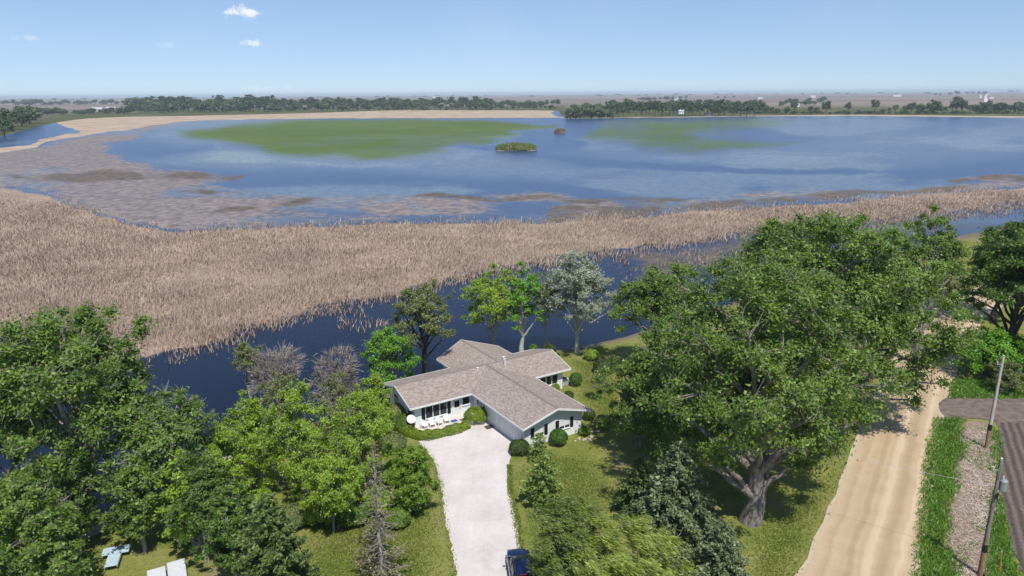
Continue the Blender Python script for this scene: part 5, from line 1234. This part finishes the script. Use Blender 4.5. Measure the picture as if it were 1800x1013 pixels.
body = loft([sec(-2.36, .80, .42, .86), sec(-2.30, .89, .36, .98, .03), sec(-1.6, .95, .32, 1.06, .0), sec(0, .955, .30, 1.05, .0), sec(.95, .955, .30, 1.04, .03), sec(1.55, .94, .32, 1.0, .06), sec(2.15, .89, .36, .90, .05), sec(2.36, .74, .42, .78, .03)], 'body', 'navy', car, sub=2)
def cab(y, wb, wt, zb, zt): return (y, [(wb, zb), (wb * .99, zb + .06), (wt * 1.03, zt - .06), (wt * .93, zt), (wt * .4, zt + .025)])
loft([cab(-2.18, .84, .66, 1.0, 1.10), cab(-1.86, .86, .64, 1.0, 1.60), cab(-1.6, .87, .65, 1.0, 1.63), cab(.1, .87, .66, 1.0, 1.63), cab(.38, .87, .66, 1.0, 1.56), cab(1.08, .84, .70, .99, 1.06)], 'cabin_glass', 'carglass', car, sub=1)
rf = loft([(-1.98, [(.60, 1.55), (.62, 1.60), (.45, 1.63), (.2, 1.635)]), (-1.75, [(.645, 1.58), (.66, 1.635), (.5, 1.675), (.2, 1.68)]), (-.2, [(.655, 1.58), (.67, 1.635), (.5, 1.68), (.2, 1.69)]), (.22, [(.655, 1.56), (.66, 1.60), (.5, 1.645), (.2, 1.655)])], 'roof', 'navy', car, sub=1)
MB().box(-.38, .38, -.38, .02, 1.66, 1.694).build('sunroof', M['carglass'], rf, .02)
for s in (-1, 1): MB().tube([(s * .60, -1.7, 1.67), (s * .60, -1.6, 1.715), (s * .60, -.1, 1.715), (s * .60, .0, 1.665)], .02, 6).build('roof_rail', M['cladding'], rf)
MB().box(-.2, .2, -2.0, -1.93, 1.61, 1.645).build('brake_light', M['redlamp'], rf, .01)
for s in (-1, 1):
    MB().tube([(s * .80, 1.12, 1.06), (s * .69, .32, 1.57)], .035, 6).build('windscreen_pillar', M['navy'], car)
    MB().tube([(s * .855, -.25, 1.05), (s * .685, -.25, 1.6)], .045, 6).build('door_pillar', M['navy'], car); MB().tube([(s * .84, -1.55, 1.05), (s * .67, -1.55, 1.6)], .07, 6).build('rear_pillar', M['navy'], car)
    mi = MB().box(min(s * .93, s * 1.15), max(s * .93, s * 1.15), .72, .84, 1.02, 1.17).build('mirror', M['navy'], car, .04); MB().box(min(s * .97, s * 1.13), max(s * .97, s * 1.13), .705, .719, 1.04, 1.15).build('mirror_glass', M['chrome'], mi)
    MB().box(min(s * .66, s * .93), max(s * .66, s * .93), -2.39, -2.2, .78, .98).build('tail_lamp', M['redlamp'], car, .03); MB().box(min(s * .52, s * .84), max(s * .52, s * .84), 2.12, 2.32, .68, .82).build('headlight', M['chrome'], car, .03)
    MB().box(min(s * .95, s * .975), max(s * .95, s * .975), -1.0, 1.0, .36, .52).build('sill_cladding', M['cladding'], car, .01)
    for y in (-.55, .5): MB().box(min(s * .955, s * .985), max(s * .955, s * .985), y - .1, y + .1, .86, .90).build('door_handle', M['chrome'], car)
    for y in (-1.42, 1.42):
        w = MB().tube([(s * .74, y, .34), (s * .78, y, .34), (s * .92, y, .34), (s * .965, y, .34)], [.31, .345, .345, .31], 20).build('wheel', M['tyre'], car, smooth=False); MB().tube([(s * .95, y, .34), (s * .975, y, .34)], .21, 14).build('rim', M['chrome'], w)
MB().box(-.45, .45, -2.42, -2.34, .40, .60).build('bumper', M['cladding'], car, .03); MB().box(-.27, .27, -2.40, -2.34, .72, .86).build('number_plate', M['white'], car)
MB().box(-.5, .5, 2.30, 2.385, .50, .70).build('grille', M['cladding'], car, .02); MB().tube([(-.35, 1.10, 1.075), (.55, 1.02, 1.10)], .012, 5).build('wiper', M['blackpaint'], car)

# ------------------------------------------------------------------ air: thin haze round everything
hm = bpy.data.materials.new('haze'); hm.use_nodes = True; nt = hm.node_tree
for n in list(nt.nodes): nt.nodes.remove(n)
o_ = nt.nodes.new('ShaderNodeOutputMaterial'); pv = nt.nodes.new('ShaderNodeVolumePrincipled')
pv.inputs['Color'].default_value = (.80, .91, 1.0, 1); pv.inputs['Density'].default_value = 9.0e-5; pv.inputs['Anisotropy'].default_value = .0
nt.links.new(pv.outputs[0], o_.inputs['Volume'])
tag(MB().box(-24600, 24600, -24600, 24600, -6, 60).build('haze', hm), 'thin pale blue haze over the lake and farmland', 'haze', kind='stuff')
